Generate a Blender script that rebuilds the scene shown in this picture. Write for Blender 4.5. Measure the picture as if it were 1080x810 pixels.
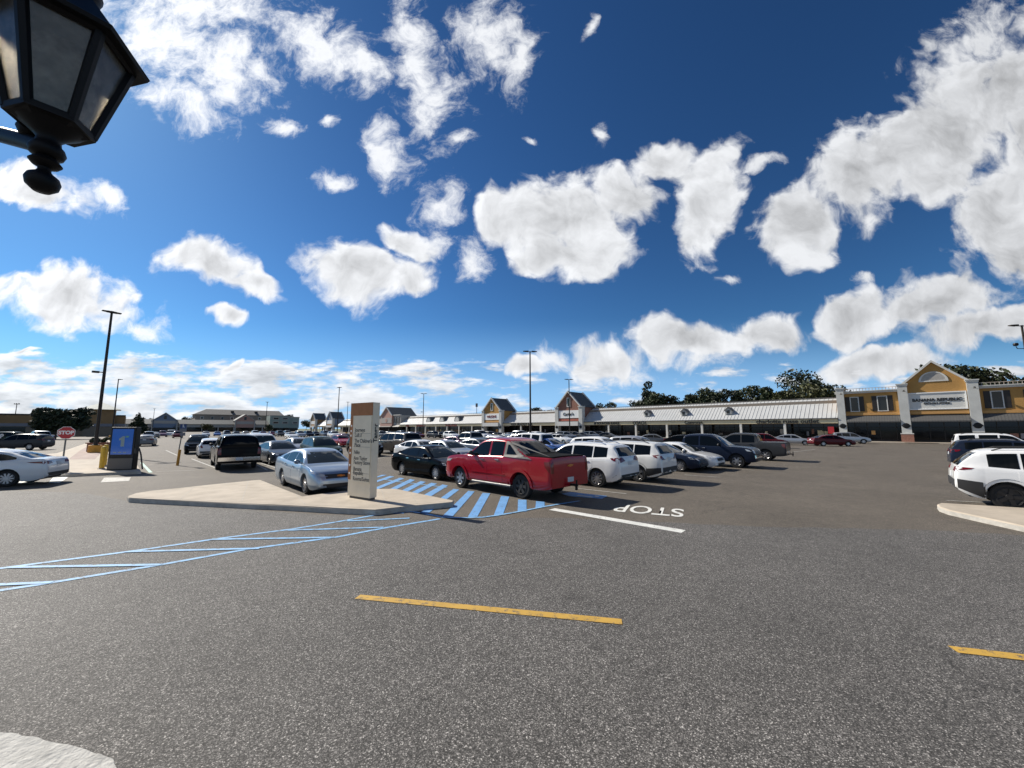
import bpy, bmesh, math, random
from mathutils import Vector, Matrix
from mathutils.bvhtree import BVHTree
for o in list(bpy.data.objects):
    bpy.data.objects.remove(o)
S = bpy.context.scene
COL = S.collection
R = math.radians
rnd = random.Random(7)

# ------------------------------------------------------------------ camera
EYE = 2.3
FPX = 406.0
PITCH = math.atan(47 / FPX)
cam = bpy.data.cameras.new('camera')
cam.sensor_fit = 'HORIZONTAL'
cam.sensor_width = 36
cam.lens = 36 * FPX / 1080
cam.clip_start = 0.05
cam.clip_end = 6000
camo = bpy.data.objects.new('camera', cam)
COL.objects.link(camo)
camo.location = (0, 0, EYE)
camo.rotation_euler = (R(90) + PITCH, 0, 0)
S.camera = camo

# ------------------------------------------------------------------ sun and exposure
SUN_AZ = (-0.85, 0.527)            # horizontal direction towards the sun
SUN_EL = R(37)
sl = math.hypot(*SUN_AZ)
sd = Vector((SUN_AZ[0] / sl * math.cos(SUN_EL), SUN_AZ[1] / sl * math.cos(SUN_EL), math.sin(SUN_EL)))
sun = bpy.data.lights.new('sun', 'SUN')
sun.energy = 5.0
sun.angle = R(0.53)
sun.color = (1.0, 0.935, 0.83)
suno = bpy.data.objects.new('sun', sun)
COL.objects.link(suno)
suno.location = (0, 0, 50)
suno.rotation_euler = sd.to_track_quat('Z', 'Y').to_euler()
S.view_settings.view_transform = 'Standard'
S.view_settings.look = 'None'
S.view_settings.gamma = 1
S.view_settings.use_curve_mapping = False
S.view_settings.exposure = 0.45

# ------------------------------------------------------------------ sky: NISHITA plus a field of cumulus laid out by direction
def ray(px, py):
    x = (px - 540) / FPX
    z = (405 - py) / FPX
    c, s = math.cos(PITCH), math.sin(PITCH)
    return (x, c - z * s, s + z * c)

class NT:
    def __init__(s, tree):
        s.t = tree
        s.n = tree.nodes
        s.l = tree.links
    def new(s, kind, **kw):
        n = s.n.new(kind)
        for k, v in kw.items():
            setattr(n, k, v)
        return n
    def put(s, sock, v):
        if isinstance(v, bpy.types.NodeSocket):
            s.l.new(v, sock)
        else:
            sock.default_value = v
    def math(s, op, a, b=0.0, c=0.0, clamp=False):
        n = s.new('ShaderNodeMath', operation=op, use_clamp=clamp)
        s.put(n.inputs[0], a)
        s.put(n.inputs[1], b)
        s.put(n.inputs[2], c)
        return n.outputs[0]
    def vmath(s, op, a, b=(0, 0, 0), sc=None):
        n = s.new('ShaderNodeVectorMath', operation=op)
        s.put(n.inputs[0], a)
        s.put(n.inputs[1], b)
        if sc is not None:
            s.put(n.inputs['Scale'], sc)
        return n
    def noise(s, vec, scale, detail=4, rough=0.55, dist=0.0, lac=2.0):
        n = s.new('ShaderNodeTexNoise')
        if vec is not None:
            s.put(n.inputs['Vector'], vec)
        n.inputs['Scale'].default_value = scale
        n.inputs['Detail'].default_value = detail
        n.inputs['Roughness'].default_value = rough
        n.inputs['Lacunarity'].default_value = lac
        n.inputs['Distortion'].default_value = dist
        return n
    def ramp(s, fac, stops, mode='LINEAR'):
        n = s.new('ShaderNodeValToRGB')
        n.color_ramp.interpolation = mode
        while len(n.color_ramp.elements) < len(stops):
            n.color_ramp.elements.new(0.5)
        for e, (p, c) in zip(n.color_ramp.elements, stops):
            e.position = p
            e.color = (c[0], c[1], c[2], 1) if not isinstance(c, (int, float)) else (c, c, c, 1)
        s.put(n.inputs['Fac'], fac)
        return n.outputs['Color']
    def mapr(s, v, a, b, c=0.0, d=1.0, mode='SMOOTHSTEP'):
        n = s.new('ShaderNodeMapRange', interpolation_type=mode)
        s.put(n.inputs[0], v)
        for i, q in enumerate((a, b, c, d)):
            s.put(n.inputs[1 + i], q)
        return n.outputs[0]
    def mix(s, f, a, b, blend='MIX'):
        n = s.new('ShaderNodeMix', data_type='RGBA', blend_type=blend)
        s.put(n.inputs[0], f)
        s.put(n.inputs[6], a)
        s.put(n.inputs[7], b)
        return n.outputs[2]

SKY_STRENGTH = 0.12
CLOUD = 5.8
world = bpy.data.worlds.new('World')
S.world = world
world.use_nodes = True
world.cycles.sampling_method = 'NONE'
w = NT(world.node_tree)
w.n.clear()
sky = w.new('ShaderNodeTexSky', sky_type='NISHITA')
sky.sun_disc = False
sky.sun_elevation = SUN_EL
sky.sun_rotation = math.atan2(sd.x, sd.y)
sky.altitude = 100
sky.air_density = 1.0
sky.dust_density = 0.25
sky.ozone_density = 2.2
tc = w.new('ShaderNodeTexCoord')
sep = w.new('ShaderNodeSeparateXYZ')
w.put(sep.inputs[0], tc.outputs['Generated'])
ay = w.math('MAXIMUM', w.math('ABSOLUTE', sep.outputs[1]), 0.08)
comb = w.new('ShaderNodeCombineXYZ')
w.put(comb.inputs[0], w.math('DIVIDE', sep.outputs[0], ay))
w.put(comb.inputs[1], w.math('DIVIDE', sep.outputs[2], ay))
w.put(comb.inputs[2], w.math('MULTIPLY', w.math('LESS_THAN', sep.outputs[1], 0.0), 7.3))
P = comb.outputs[0]
nz = w.vmath('SUBTRACT', w.noise(P, 3.2, 3).outputs['Color'], (.5, .5, .5)).outputs[0]
nz2 = w.vmath('SUBTRACT', w.noise(P, 11, 3).outputs['Color'], (.5, .5, .5)).outputs[0]
P2 = w.vmath('ADD', w.vmath('ADD', P, w.vmath('SCALE', nz, sc=0.19).outputs[0]).outputs[0],
             w.vmath('SCALE', nz2, sc=0.045).outputs[0]).outputs[0]
PF = w.vmath('MULTIPLY', P2, (1, 1, 0)).outputs[0]

def uv(px, py):
    r = ray(px, py)
    return r[0] / r[1], r[2] / r[1]

def field(blobs):
    acc = None
    for (px, py, rx, ry, ang) in blobs:
        m = w.new('ShaderNodeMapping', vector_type='TEXTURE')
        w.put(m.inputs['Vector'], PF)
        u, v = uv(px, py)
        e = 1 + 0.35 * max(0, v)            # pitch stretch of the tangent plane
        m.inputs['Location'].default_value = (u, v, 0)
        m.inputs['Rotation'].default_value = (0, 0, R(ang))
        m.inputs['Scale'].default_value = (rx / FPX * e, ry / FPX * e, 1)
        ln = w.vmath('LENGTH', m.outputs[0]).outputs['Value']
        if acc is None:
            acc = ln
        else:
            acc = w.math('SMOOTH_MIN', acc, ln, 0.12)
    return w.math('SUBTRACT', 1.0, acc)

THICK = [  # px, py, rx, ry, tilt: cumulus heaps
    (45, 202, 52, 26, -20), (75, 308, 84, 36, -5), 
    (222, 280, 62, 27, -24), (270, 306, 40, 14, -16), (236, 335, 24, 9, -8), (372, 288, 66, 33, -12), (425, 300, 30, 22, 0), (420, 262, 34, 18, -20),
   
    (590, 225, 84, 48, 10), (600, 268, 66, 28, 0), (742, 212, 36, 66, -22), (705, 164, 28, 20, 20), (665, 205, 44, 34, 0), (530, 232, 34, 30, 0),
    (845, 238, 50, 44, 45), (905, 195, 74, 50, 38), (985, 142, 96, 56, 36), (1065, 85, 76, 60, 34), (945, 170, 60, 44, 38), (1045, 215, 46, 66, -15),
    (1085, 268, 60, 40, 0), (1110, 170, 60, 90, 0), (985, 190, 50, 30, 20),
    (805, 352, 60, 20, 6), (905, 338, 52, 28, 12), (985, 326, 84, 26, 10), (930, 378, 86, 16, 4), (1040, 350, 80, 24, 0),
    (722, 360, 50, 25, 5), (634, 378, 52, 24, -5), (548, 382, 30, 12, 0),
    (252, 380, 13, 5, 0), (28, 369, 15, 4, 0),
]
WISP = [
    (170, 42, 92, 62, -25), (235, 70, 60, 55, -30), (190, 110, 60, 26, -20), (205, 5, 110, 34, -10),
    (345, 42, 66, 36, -30), (385, 62, 38, 30, -40), (298, 130, 26, 12, -20), (352, 124, 14, 11, 0),
    (440, 66, 26, 100, 12), (415, 160, 24, 42, 25), (455, 95, 36, 40, 0), (520, 40, 46, 38, -30), (548, 62, 17, 46, -12),
    (462, 218, 28, 26, 30), (485, 150, 16, 16, 0), (440, 262, 40, 18, 20), (108, 203, 34, 15, -25), (630, 140, 9, 17, -10), (614, 32, 6, 18, -15),
    (795, 171, 26, 8, 5), (910, 297, 14, 10, 0), (350, 189, 28, 13, 0), (150, 340, 34, 14, 0), (742, 380, 40, 16, 0), (655, 393, 40, 14, 0), (580, 376, 30, 16, 0), (497, 272, 20, 30, 10), (560, 150, 10, 6, 0), (770, 290, 18, 8, 0), (1030, 40, 60, 34, 40),
]
n1 = w.noise(P2, 6.0, 6, 0.50).outputs['Fac']
Poff = w.vmath('ADD', P2, (-0.035, 0.045, 0)).outputs[0]
n2 = w.noise(P2, 15.0, 7, 0.68).outputs['Fac']
nm = w.noise(P2, 17.0, 6, 0.56).outputs['Fac']
nmo = w.noise(w.vmath('ADD', P2, (-0.014, 0.018, 0)).outputs[0], 17.0, 4, 0.56).outputs['Fac']
FT = field(THICK)
FW = field(WISP)
DT = w.math('ADD', w.math('MULTIPLY', FT, 1.45), w.math('ADD', w.math('MULTIPLY', w.math('SUBTRACT', n1, .5), 2.7), w.math('MULTIPLY', w.math('SUBTRACT', nm, .5), 1.3)))
DW = w.math('ADD', w.math('MULTIPLY', FW, 1.25), w.math('MULTIPLY', w.math('SUBTRACT', n2, .56), 2.7))
aT = w.mapr(DT, -0.02, 0.62)
aW = w.math('MULTIPLY', w.mapr(DW, -0.10, 1.05), 0.96)
# low broken deck towards the horizon
sepP = w.new('ShaderNodeSeparateXYZ')
w.put(sepP.inputs[0], P)
low = w.vmath('MULTIPLY', P, (1, 3.4, 1)).outputs[0]
nl = w.noise(low, 6.5, 7, 0.58, 0.0).outputs['Fac']
nlo = w.noise(w.vmath('ADD', low, (-.02, .07, 0)).outputs[0], 6.5, 4, 0.58, 0.0).outputs['Fac']
band = w.math('MULTIPLY', w.mapr(sepP.outputs[1], 0.235, 0.15), 1.0)
right = w.mapr(sepP.outputs[0], -0.85, 0.30, 0.26, -0.10)
DL = w.math('ADD', w.math('MULTIPLY', w.math('SUBTRACT', nl, .5), 2.6), w.math('ADD', right, w.math('SUBTRACT', w.math('MULTIPLY', band, .9), .86)))
aL = w.math('MULTIPLY', w.mapr(DL, -0.06, 0.34), 0.93)
alpha = w.math('MAXIMUM', w.math('MAXIMUM', aT, aW), aL)
alpha = w.math('MULTIPLY', alpha, w.mapr(sepP.outputs[1], 0.0, 0.03))
nlowf = w.noise(P2, 5.0, 3, 0.5).outputs['Fac']
nlowo = w.noise(Poff, 5.0, 3, 0.5).outputs['Fac']
relief = w.math('ADD', w.math('MULTIPLY', w.math('SUBTRACT', nlowf, nlowo), 0.7), w.math('MULTIPLY', w.math('SUBTRACT', nm, nmo), 0.55))
TT = w.math('ADD', FT, w.math('MULTIPLY', w.math('SUBTRACT', nlowf, .5), 1.3))
thickT = w.mapr(TT, 0.15, 1.05, 1.0, 0.70)
thickW = w.mapr(DW, 0.9, 2.2, 1.05, 0.80)
thickL = w.mapr(DL, 0.25, 0.95, 0.88, 0.50)
reliefL = w.math('MULTIPLY', w.math('SUBTRACT', nl, nlo), 1.5)
shT = w.math('ADD', thickT, relief)
shL = w.math('ADD', thickL, reliefL)
fT = w.math('DIVIDE', aT, w.math('ADD', w.math('ADD', aT, aW), w.math('ADD', aL, 1e-4)))
fW = w.math('DIVIDE', aW, w.math('ADD', w.math('ADD', aT, aW), w.math('ADD', aL, 1e-4)))
fL = w.math('SUBTRACT', 1.0, w.math('ADD', fT, fW))
sh = w.math('ADD', w.math('ADD', w.math('MULTIPLY', shT, fT), w.math('MULTIPLY', thickW, fW)), w.math('MULTIPLY', shL, fL))
sh = w.math('MINIMUM', w.math('MAXIMUM', sh, 0.50), 1.08)
sunside = w.mapr(sepP.outputs[0], -1.3, 1.3, 1.16, 0.80, 'LINEAR')
sh = w.math('MULTIPLY', w.math('MULTIPLY', sh, sunside), CLOUD)
ccol = w.new('ShaderNodeCombineColor')
w.put(ccol.inputs[0], w.math('MULTIPLY', sh, 0.965))
w.put(ccol.inputs[1], w.math('MULTIPLY', sh, 0.985))
w.put(ccol.inputs[2], w.math('MULTIPLY', sh, 1.02))
gm = w.new('ShaderNodeGamma')          # a deep, clear autumn blue
w.put(gm.inputs[0], w.vmath('SCALE', sky.outputs[0], sc=0.12).outputs[0])
gm.inputs[1].default_value = 1.36
skc = w.vmath('MULTIPLY', gm.outputs[0], (0.275 / .12, 0.475 / .12, 0.60 / .12)).outputs[0]
skc = w.mix(w.mapr(sepP.outputs[1], 0.30, 0.0, 0.0, 0.85), skc, (0.26 / .12, 0.47 / .12, 0.78 / .12, 1))
fin = w.mix(alpha, skc, ccol.outputs[0])
bg = w.new('ShaderNodeBackground')
w.put(bg.inputs['Color'], fin)
bg.inputs['Strength'].default_value = SKY_STRENGTH
out = w.new('ShaderNodeOutputWorld')
w.l.new(bg.outputs[0], out.inputs['Surface'])

# ------------------------------------------------------------------ helpers
GA = Vector((0.714, 0.700, 0))      # across the lot, towards the shop front
GB = Vector((-0.700, 0.714, 0))     # along the shop front, away to the left
def G(px, py, z=0.0):
    r = ray(px, py)
    t = (z - EYE) / r[2]
    return Vector((r[0] * t, r[1] * t, z))
def atY(px, py, Y):
    r = ray(px, py)
    t = Y / r[1]
    return Vector((r[0] * t, Y, EYE + r[2] * t))

class MB:
    """collects shapes, builds ONE mesh"""
    def __init__(s):
        s.v = []; s.f = []; s.m = []
    def add(s, vs, fs, m=0):
        o = len(s.v)
        s.v += [tuple(v) for v in vs]
        for f in fs:
            s.f.append([i + o for i in f]); s.m.append(m)
        return s
    def box(s, x0, x1, y0, y1, z0, z1, m=0):
        v = [(x0, y0, z0), (x1, y0, z0), (x1, y1, z0), (x0, y1, z0), (x0, y0, z1), (x1, y0, z1), (x1, y1, z1), (x0, y1, z1)]
        return s.add(v, [(3, 2, 1, 0), (4, 5, 6, 7), (0, 1, 5, 4), (1, 2, 6, 5), (2, 3, 7, 6), (3, 0, 4, 7)], m)
    def prism_y(s, pts, y0, y1, m=0):      # pts (x, z), extruded along y
        n = len(pts)
        v = [(x, y0, z) for x, z in pts] + [(x, y1, z) for x, z in pts]
        f = [tuple(range(n)), tuple(range(2 * n - 1, n - 1, -1))] + [(i, i + n, (i + 1) % n + n, (i + 1) % n) for i in range(n)]
        return s.add(v, f, m)
    def prism_z(s, pts, z0, z1, m=0):      # pts (x, y)
        n = len(pts)
        v = [(x, y, z0) for x, y in pts] + [(x, y, z1) for x, y in pts]
        f = [tuple(range(n - 1, -1, -1)), tuple(range(n, 2 * n))] + [(i, (i + 1) % n, (i + 1) % n + n, i + n) for i in range(n)]
        return s.add(v, f, m)
    def sheet(s, pts, z, m=0):
        return s.add([(p[0], p[1], z) for p in pts], [tuple(range(len(pts)))], m)
    def tube(s, p0, p1, r0, r1=None, n=10, m=0, cap=True):
        p0, p1 = Vector(p0), Vector(p1)
        r1 = r0 if r1 is None else r1
        d = (p1 - p0).normalized()
        a = d.orthogonal().normalized(); b = d.cross(a)
        v = []
        for p, r in ((p0, r0), (p1, r1)):
            for i in range(n):
                t = 2 * math.pi * i / n
                v.append(p + a * (math.cos(t) * r) + b * (math.sin(t) * r))
        f = [(i, (i + 1) % n, (i + 1) % n + n, i + n) for i in range(n)]
        if cap:
            f += [tuple(range(n - 1, -1, -1)), tuple(range(n, 2 * n))]
        return s.add(v, f, m)
    def path(s, pts, r, n=8, m=0):
        for i in range(len(pts) - 1):
            ra = r[i] if isinstance(r, (list, tuple)) else r
            rb = r[i + 1] if isinstance(r, (list, tuple)) else r
            s.tube(pts[i], pts[i + 1], ra, rb, n, m)
        return s
    def lathe(s, prof, n=24, c=(0, 0, 0), axis='z', m=0, phase=0.0):   # prof (r, h)
        v = []
        for r, h in prof:
            for i in range(n):
                t = 2 * math.pi * i / n + phase
                x, y = r * math.cos(t), r * math.sin(t)
                q = (x, y, h) if axis == 'z' else (x, h, y)
                v.append((q[0] + c[0], q[1] + c[1], q[2] + c[2]))
        f = []
        for k in range(len(prof) - 1):
            for i in range(n):
                a, b = k * n + i, k * n + (i + 1) % n
                f.append((a, b, b + n, a + n) if axis == 'z' else (a, a + n, b + n, b))
        return s.add(v, f, m)
    def mesh(s, name, mats):
        me = bpy.data.meshes.new(name)
        me.from_pydata(s.v, [], s.f)
        for m in (mats if isinstance(mats, (list, tuple)) else [mats]):
            me.materials.append(m)
        for p, m in zip(me.polygons, s.m):
            p.material_index = m
        me.update()
        return me
    def build(s, name, mats, parent=None, smooth=None, fix=True):
        me = s.mesh(name, mats)
        if fix:
            bm = bmesh.new(); bm.from_mesh(me)
            bmesh.ops.recalc_face_normals(bm, faces=bm.faces)
            bm.to_mesh(me); bm.free()
        if smooth:
            me.shade_smooth(); me.set_sharp_from_angle(angle=R(smooth))
        o = bpy.data.objects.new(name, me)
        COL.objects.link(o)
        o.parent = parent
        return o

def tag(o, label=None, cat=None, group=None, kind=None):
    for k, v in (('label', label), ('category', cat), ('group', group), ('kind', kind)):
        if v is not None:
            o[k] = v
    return o
def empty(name, loc=(0, 0, 0), rz=0.0):
    o = bpy.data.objects.new(name, None)
    COL.objects.link(o)
    o.location = loc
    o.rotation_euler = (0, 0, rz)
    o.empty_display_size = 0.3
    return o
def kids(o):
    return [c for c in bpy.data.objects if c.parent is o]
def lettering(name, s, size, m, parent, loc, rot, ext=0.01, align='CENTER', spacing=1.0, sx=1.0, bold=0.0):
    cu = bpy.data.curves.new(name, 'FONT')
    cu.body = s; cu.size = size; cu.extrude = ext; cu.align_x = align; cu.align_y = 'CENTER'
    cu.space_character = spacing; cu.offset = bold
    t = bpy.data.objects.new(name, cu)
    COL.objects.link(t)
    bpy.context.view_layer.update()
    me = bpy.data.meshes.new_from_object(t.evaluated_get(bpy.context.evaluated_depsgraph_get()))
    bpy.data.objects.remove(t)
    me.materials.clear(); me.materials.append(m)
    o = bpy.data.objects.new(name, me)
    COL.objects.link(o)
    o.parent = parent; o.location = loc; o.rotation_euler = rot; o.scale = (sx, 1, 1)
    return o

# ------------------------------------------------------------------ materials
MATS = {}
def mat(name, col, rough=0.6, metal=0.0, var=0.0, vscale=3.0, coat=0.0, spec=0.5, bump=0.0, bscale=40.0, trans=0.0):
    m = bpy.data.materials.new(name)
    m.use_nodes = True
    t = NT(m.node_tree)
    b = t.n['Principled BSDF']
    b.inputs['Base Color'].default_value = (*col, 1)
    b.inputs['Roughness'].default_value = rough
    b.inputs['Metallic'].default_value = metal
    b.inputs['Specular IOR Level'].default_value = spec
    b.inputs['Coat Weight'].default_value = coat
    b.inputs['Coat Roughness'].default_value = 0.04
    b.inputs['Transmission Weight'].default_value = trans
    if var or bump:
        tcn = t.new('ShaderNodeTexCoord')
        if var:
            n = t.noise(tcn.outputs['Object'], vscale, 5, 0.6)
            k = t.mapr(n.outputs['Fac'], 0.3, 0.7, 1 - var, 1 + var, 'LINEAR')
            c = t.vmath('SCALE', (col[0], col[1], col[2]), sc=k).outputs[0]
            t.put(b.inputs['Base Color'], c)
            t.put(b.inputs['Roughness'], t.mapr(n.outputs['Fac'], 0.3, 0.7, min(1, rough + var * .3), max(0, rough - var * .3), 'LINEAR'))
        if bump:
            n = t.noise(tcn.outputs['Object'], bscale, 4, 0.6)
            bp = t.new('ShaderNodeBump')
            bp.inputs['Strength'].default_value = bump
            bp.inputs['Distance'].default_value = 0.02
            t.put(bp.inputs['Height'], n.outputs['Fac'])
            t.put(b.inputs['Normal'], bp.outputs[0])
    MATS[name] = m
    return m

def asphalt(name, lo, hi, scale, speck, bright):
    """aggregate chips of many greys in a darker binder, with broad wear and tar stains"""
    m = bpy.data.materials.new(name); m.use_nodes = True
    t = NT(m.node_tree); b = t.n['Principled BSDF']
    c = t.new('ShaderNodeTexCoord').outputs['Object']
    vor = t.new('ShaderNodeTexVoronoi'); vor.inputs['Scale'].default_value = scale
    t.put(vor.inputs['Vector'], c)
    vsep = t.new('ShaderNodeSeparateColor'); t.put(vsep.inputs[0], vor.outputs['Color'])
    chip = t.ramp(vsep.outputs[0], [(0, lo * .55), (.45, lo), (.8, hi), (.93, hi * 1.35), (1.0, bright)])
    vor2 = t.new('ShaderNodeTexVoronoi'); vor2.inputs['Scale'].default_value = scale * .42
    t.put(vor2.inputs['Vector'], c)
    vs2 = t.new('ShaderNodeSeparateColor'); t.put(vs2.inputs[0], vor2.outputs['Color'])
    big = t.mapr(vs2.outputs[1], 0.0, 1.0, 1 - speck, 1 + speck, 'LINEAR')
    wear = t.noise(c, 0.35, 6, 0.62).outputs['Fac']
    wear2 = t.noise(c, 3.0, 4, 0.6).outputs['Fac']
    k = t.math('MULTIPLY', t.mapr(wear, .3, .7, .84, 1.14, 'LINEAR'), t.mapr(wear2, .3, .7, .90, 1.10, 'LINEAR'))
    stain = t.mapr(t.noise(c, 0.9, 5, 0.7, 1.2).outputs['Fac'], .60, .74, 1.0, .80)
    k = t.math('MULTIPLY', t.math('MULTIPLY', k, stain), big)
    # hairline and sealed cracks, oil drips
    cw = t.vmath('ADD', c, t.vmath('SCALE', t.vmath('SUBTRACT', t.noise(c, 1.3, 5, .65).outputs['Color'], (.5, .5, .5)).outputs[0], sc=.9).outputs[0]).outputs[0]
    ck = t.new('ShaderNodeTexVoronoi', feature='DISTANCE_TO_EDGE'); ck.inputs['Scale'].default_value = .23
    t.put(ck.inputs['Vector'], cw)
    crack = t.mapr(ck.outputs['Distance'], .0015, .0065, .66, 1.0, 'LINEAR')
    gate = t.mapr(t.noise(c, .21, 3).outputs['Fac'], .50, .58)
    crack = t.math('ADD', t.math('MULTIPLY', crack, gate), t.math('SUBTRACT', 1.0, gate))
    ov = t.new('ShaderNodeTexVoronoi'); ov.inputs['Scale'].default_value = .42
    t.put(ov.inputs['Vector'], cw)
    oil = t.mapr(ov.outputs['Distance'], .05, .16, .62, 1.0)
    k = t.math('MULTIPLY', t.math('MULTIPLY', k, crack), oil)
    tint = NAMECOL[name]
    col = t.vmath('MULTIPLY', t.vmath('SCALE', chip, sc=k).outputs[0], tint).outputs[0]
    t.put(b.inputs['Base Color'], col)
    b.inputs['Roughness'].default_value = 0.78
    b.inputs['Specular IOR Level'].default_value = 0.32
    bp = t.new('ShaderNodeBump'); bp.inputs['Strength'].default_value = 0.5; bp.inputs['Distance'].default_value = 0.006
    t.put(bp.inputs['Height'], vsep.outputs[2]); t.put(b.inputs['Normal'], bp.outputs[0])
    MATS[name] = m
    return m
NAMECOL = {'road asphalt': (1.03, .975, .91), 'lot asphalt': (1.12, .965, .78)}
asphalt('road asphalt', .060, .150, 125, .26, .48)
asphalt('lot asphalt', .084, .128, 140, .20, .26)

def paint_marking(name, col, wear=0.5, under=(0.085, 0.08, 0.075)):
    m = bpy.data.materials.new(name); m.use_nodes = True
    t = NT(m.node_tree); b = t.n['Principled BSDF']
    c = t.new('ShaderNodeTexCoord').outputs['Object']
    n = t.noise(c, 9, 6, 0.7).outputs['Fac']
    n2 = t.noise(c, 70, 3, 0.6).outputs['Fac']
    f = t.mapr(t.math('ADD', n, t.math('MULTIPLY', n2, .6)), .98 - wear * .28, 1.10 - wear * .18, 0, 1)
    v = t.mapr(t.noise(c, 2.0, 3).outputs['Fac'], .3, .7, .86, 1.08, 'LINEAR')
    t.put(b.inputs['Base Color'], t.mix(f, t.vmath('SCALE', col, sc=v).outputs[0], (*under, 1)))
    b.inputs['Roughness'].default_value = 0.7
    MATS[name] = m
    return m
paint_marking('white line', (.66, .66, .62), .40)
paint_marking('worn white line', (.38, .37, .34), .66)
paint_marking('blue line', (.20, .42, .68), .62)
paint_marking('blue stripe', (.12, .31, .60), .46)
paint_marking('yellow line', (.50, .30, .05), .55)
paint_marking('green line', (.34, .55, .45), .5)

mat('concrete', (.42, .36, .285), .85, var=.14, vscale=1.7, bump=.3, bscale=60)
mat('kerb concrete', (.40, .38, .34), .9, var=.22, vscale=4, bump=.5, bscale=30)
mat('white concrete', (.44, .43, .40), .85, var=.16, vscale=9, bump=1.0, bscale=26)
mat('brick paving', (.30, .215, .18), .85, var=.2, vscale=2.2)
mat('red kerb', (.34, .09, .06), .8, var=.2)
mat('earth', (.10, .12, .05), .95, var=.3, vscale=.05)
mat('black metal', (.012, .012, .013), .45, .3, var=.2, spec=.4)
mat('dark bronze', (.035, .026, .02), .5, .5)
mat('yellow paint', (.62, .40, .04), .55, var=.18, vscale=5)
mat('orange base', (.62, .30, .04), .7, var=.18, vscale=3)
mat('galvanised', (.16, .16, .155), .5, .5, var=.15)
mat('sign red', (.42, .02, .025), .45)
mat('sign white', (.80, .80, .78), .5)
mat('sign blue', (.02, .05, .16), .5)
mat('gold stucco', (.43, .235, .07), .9, var=.10, vscale=.8, bump=.25, bscale=18)
mat('gold trim', (.50, .27, .09), .8, var=.1)
mat('grey stucco', (.50, .50, .47), .9, var=.09, vscale=.9, bump=.25, bscale=18)
mat('white trim', (.60, .59, .55), .6, var=.06, vscale=1.5)
mat('cream fascia', (.66, .57, .37), .8, var=.08, vscale=.6)
mat('brown brick', (.25, .12, .085), .9, var=.25, vscale=6)
mat('shutter', (.028, .022, .018), .6)
mat('awning', (.085, .083, .08), .6, var=.1)
mat('white awning', (.60, .59, .56), .7, var=.1)
mat('store glass', (.008, .008, .008), .06, spec=.3)
mat('store dark', (.02, .019, .018), .8)
mat('window glass', (.012, .016, .016), .06, spec=.35)
mat('metal roof', (.46, .465, .46), .55, .0, var=.07, vscale=.5)
mat('slate roof', (.075, .085, .09), .75, var=.2, vscale=2)
mat('shingle roof', (.14, .135, .13), .85, var=.15, vscale=1.5)
mat('green roof', (.30, .36, .33), .6, var=.1)
mat('tan stucco', (.27, .165, .075), .9, var=.1, vscale=.4)
mat('tan base', (.19, .155, .115), .9, var=.1)
mat('grey band', (.20, .20, .22), .8)
mat('rose stucco', (.42, .25, .20), .9, var=.1)
mat('pale stucco', (.38, .355, .32), .9, var=.1)
mat('taupe stucco', (.23, .195, .16), .9, var=.1, vscale=.4)
mat('blue siding', (.17, .22, .30), .8, var=.1)
mat('sage siding', (.24, .30, .27), .8, var=.1)
mat('letter black', (.012, .012, .012), .5)
mat('letter red', (.20, .02, .015), .5)
mat('lamp black', (.004, .004, .0045), .5, spec=.2)
mat('sign cream', (.80, .70, .53), .75, var=.06, vscale=3, bump=.1)
mat('sign rust', (.38, .155, .055), .7, var=.12, vscale=4)
mat('sign grey text', (.10, .095, .085), .7)
mat('tyre', (.014, .014, .014), .85)
mat('alloy', (.50, .50, .51), .28, .85)
mat('dark alloy', (.03, .03, .032), .35, .7)
mat('chrome', (.72, .72, .72), .12, 1.0)
mat('car glass', (.004, .005, .005), .03, spec=.26)
mat('tonneau', (.006, .006, .006), .8, spec=.08)
mat('dark glass', (.003, .003, .003), .05, spec=.08)
mat('windscreen', (.035, .04, .035), .04, spec=.5)  # sky and dash reflection painted in as a lighter grey-green glass colour
mat('clear lens', (.55, .56, .56), .10, .25, spec=.8)
mat('red lens', (.13, .004, .006), .12, spec=.7)
mat('black plastic', (.022, .022, .023), .6)
mat('grey plastic', (.11, .105, .098), .65)
mat('plate', (.55, .57, .58), .5)
mat('amber', (.55, .18, .02), .3)
mat('bark', (.08, .06, .045), .95, var=.25, vscale=5)
mat('bulb glass', (.62, .62, .58), .35)

def glass_pane(name):
    m = bpy.data.materials.new(name); m.use_nodes = True
    t = NT(m.node_tree); b = t.n['Principled BSDF']
    c = t.new('ShaderNodeTexCoord').outputs['Object']
    n = t.noise(c, 22, 6, 0.7).outputs['Fac']
    t.put(b.inputs['Base Color'], t.ramp(n, [(.35, (.22, .20, .17)), (.7, (.58, .55, .48))]))
    b.inputs['Transmission Weight'].default_value = 0.85
    b.inputs['Roughness'].default_value = 0.22
    MATS[name] = m
glass_pane('dusty pane')

def leaf(name, col):
    m = bpy.data.materials.new(name); m.use_nodes = True
    t = NT(m.node_tree); b = t.n['Principled BSDF']
    g = t.new('ShaderNodeNewGeometry')
    r = g.outputs['Random Per Island']
    k = t.mapr(r, 0, 1, .55, 1.45, 'LINEAR')
    t.put(b.inputs['Base Color'], t.vmath('SCALE', col, sc=k).outputs[0])
    b.inputs['Roughness'].default_value = .65
    b.inputs['Subsurface Weight'].default_value = 0.0
    MATS[name] = m
leaf('leaf dark', (.023, .034, .012))
leaf('leaf mid', (.032, .046, .014))
leaf('leaf olive', (.058, .062, .016))

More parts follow.
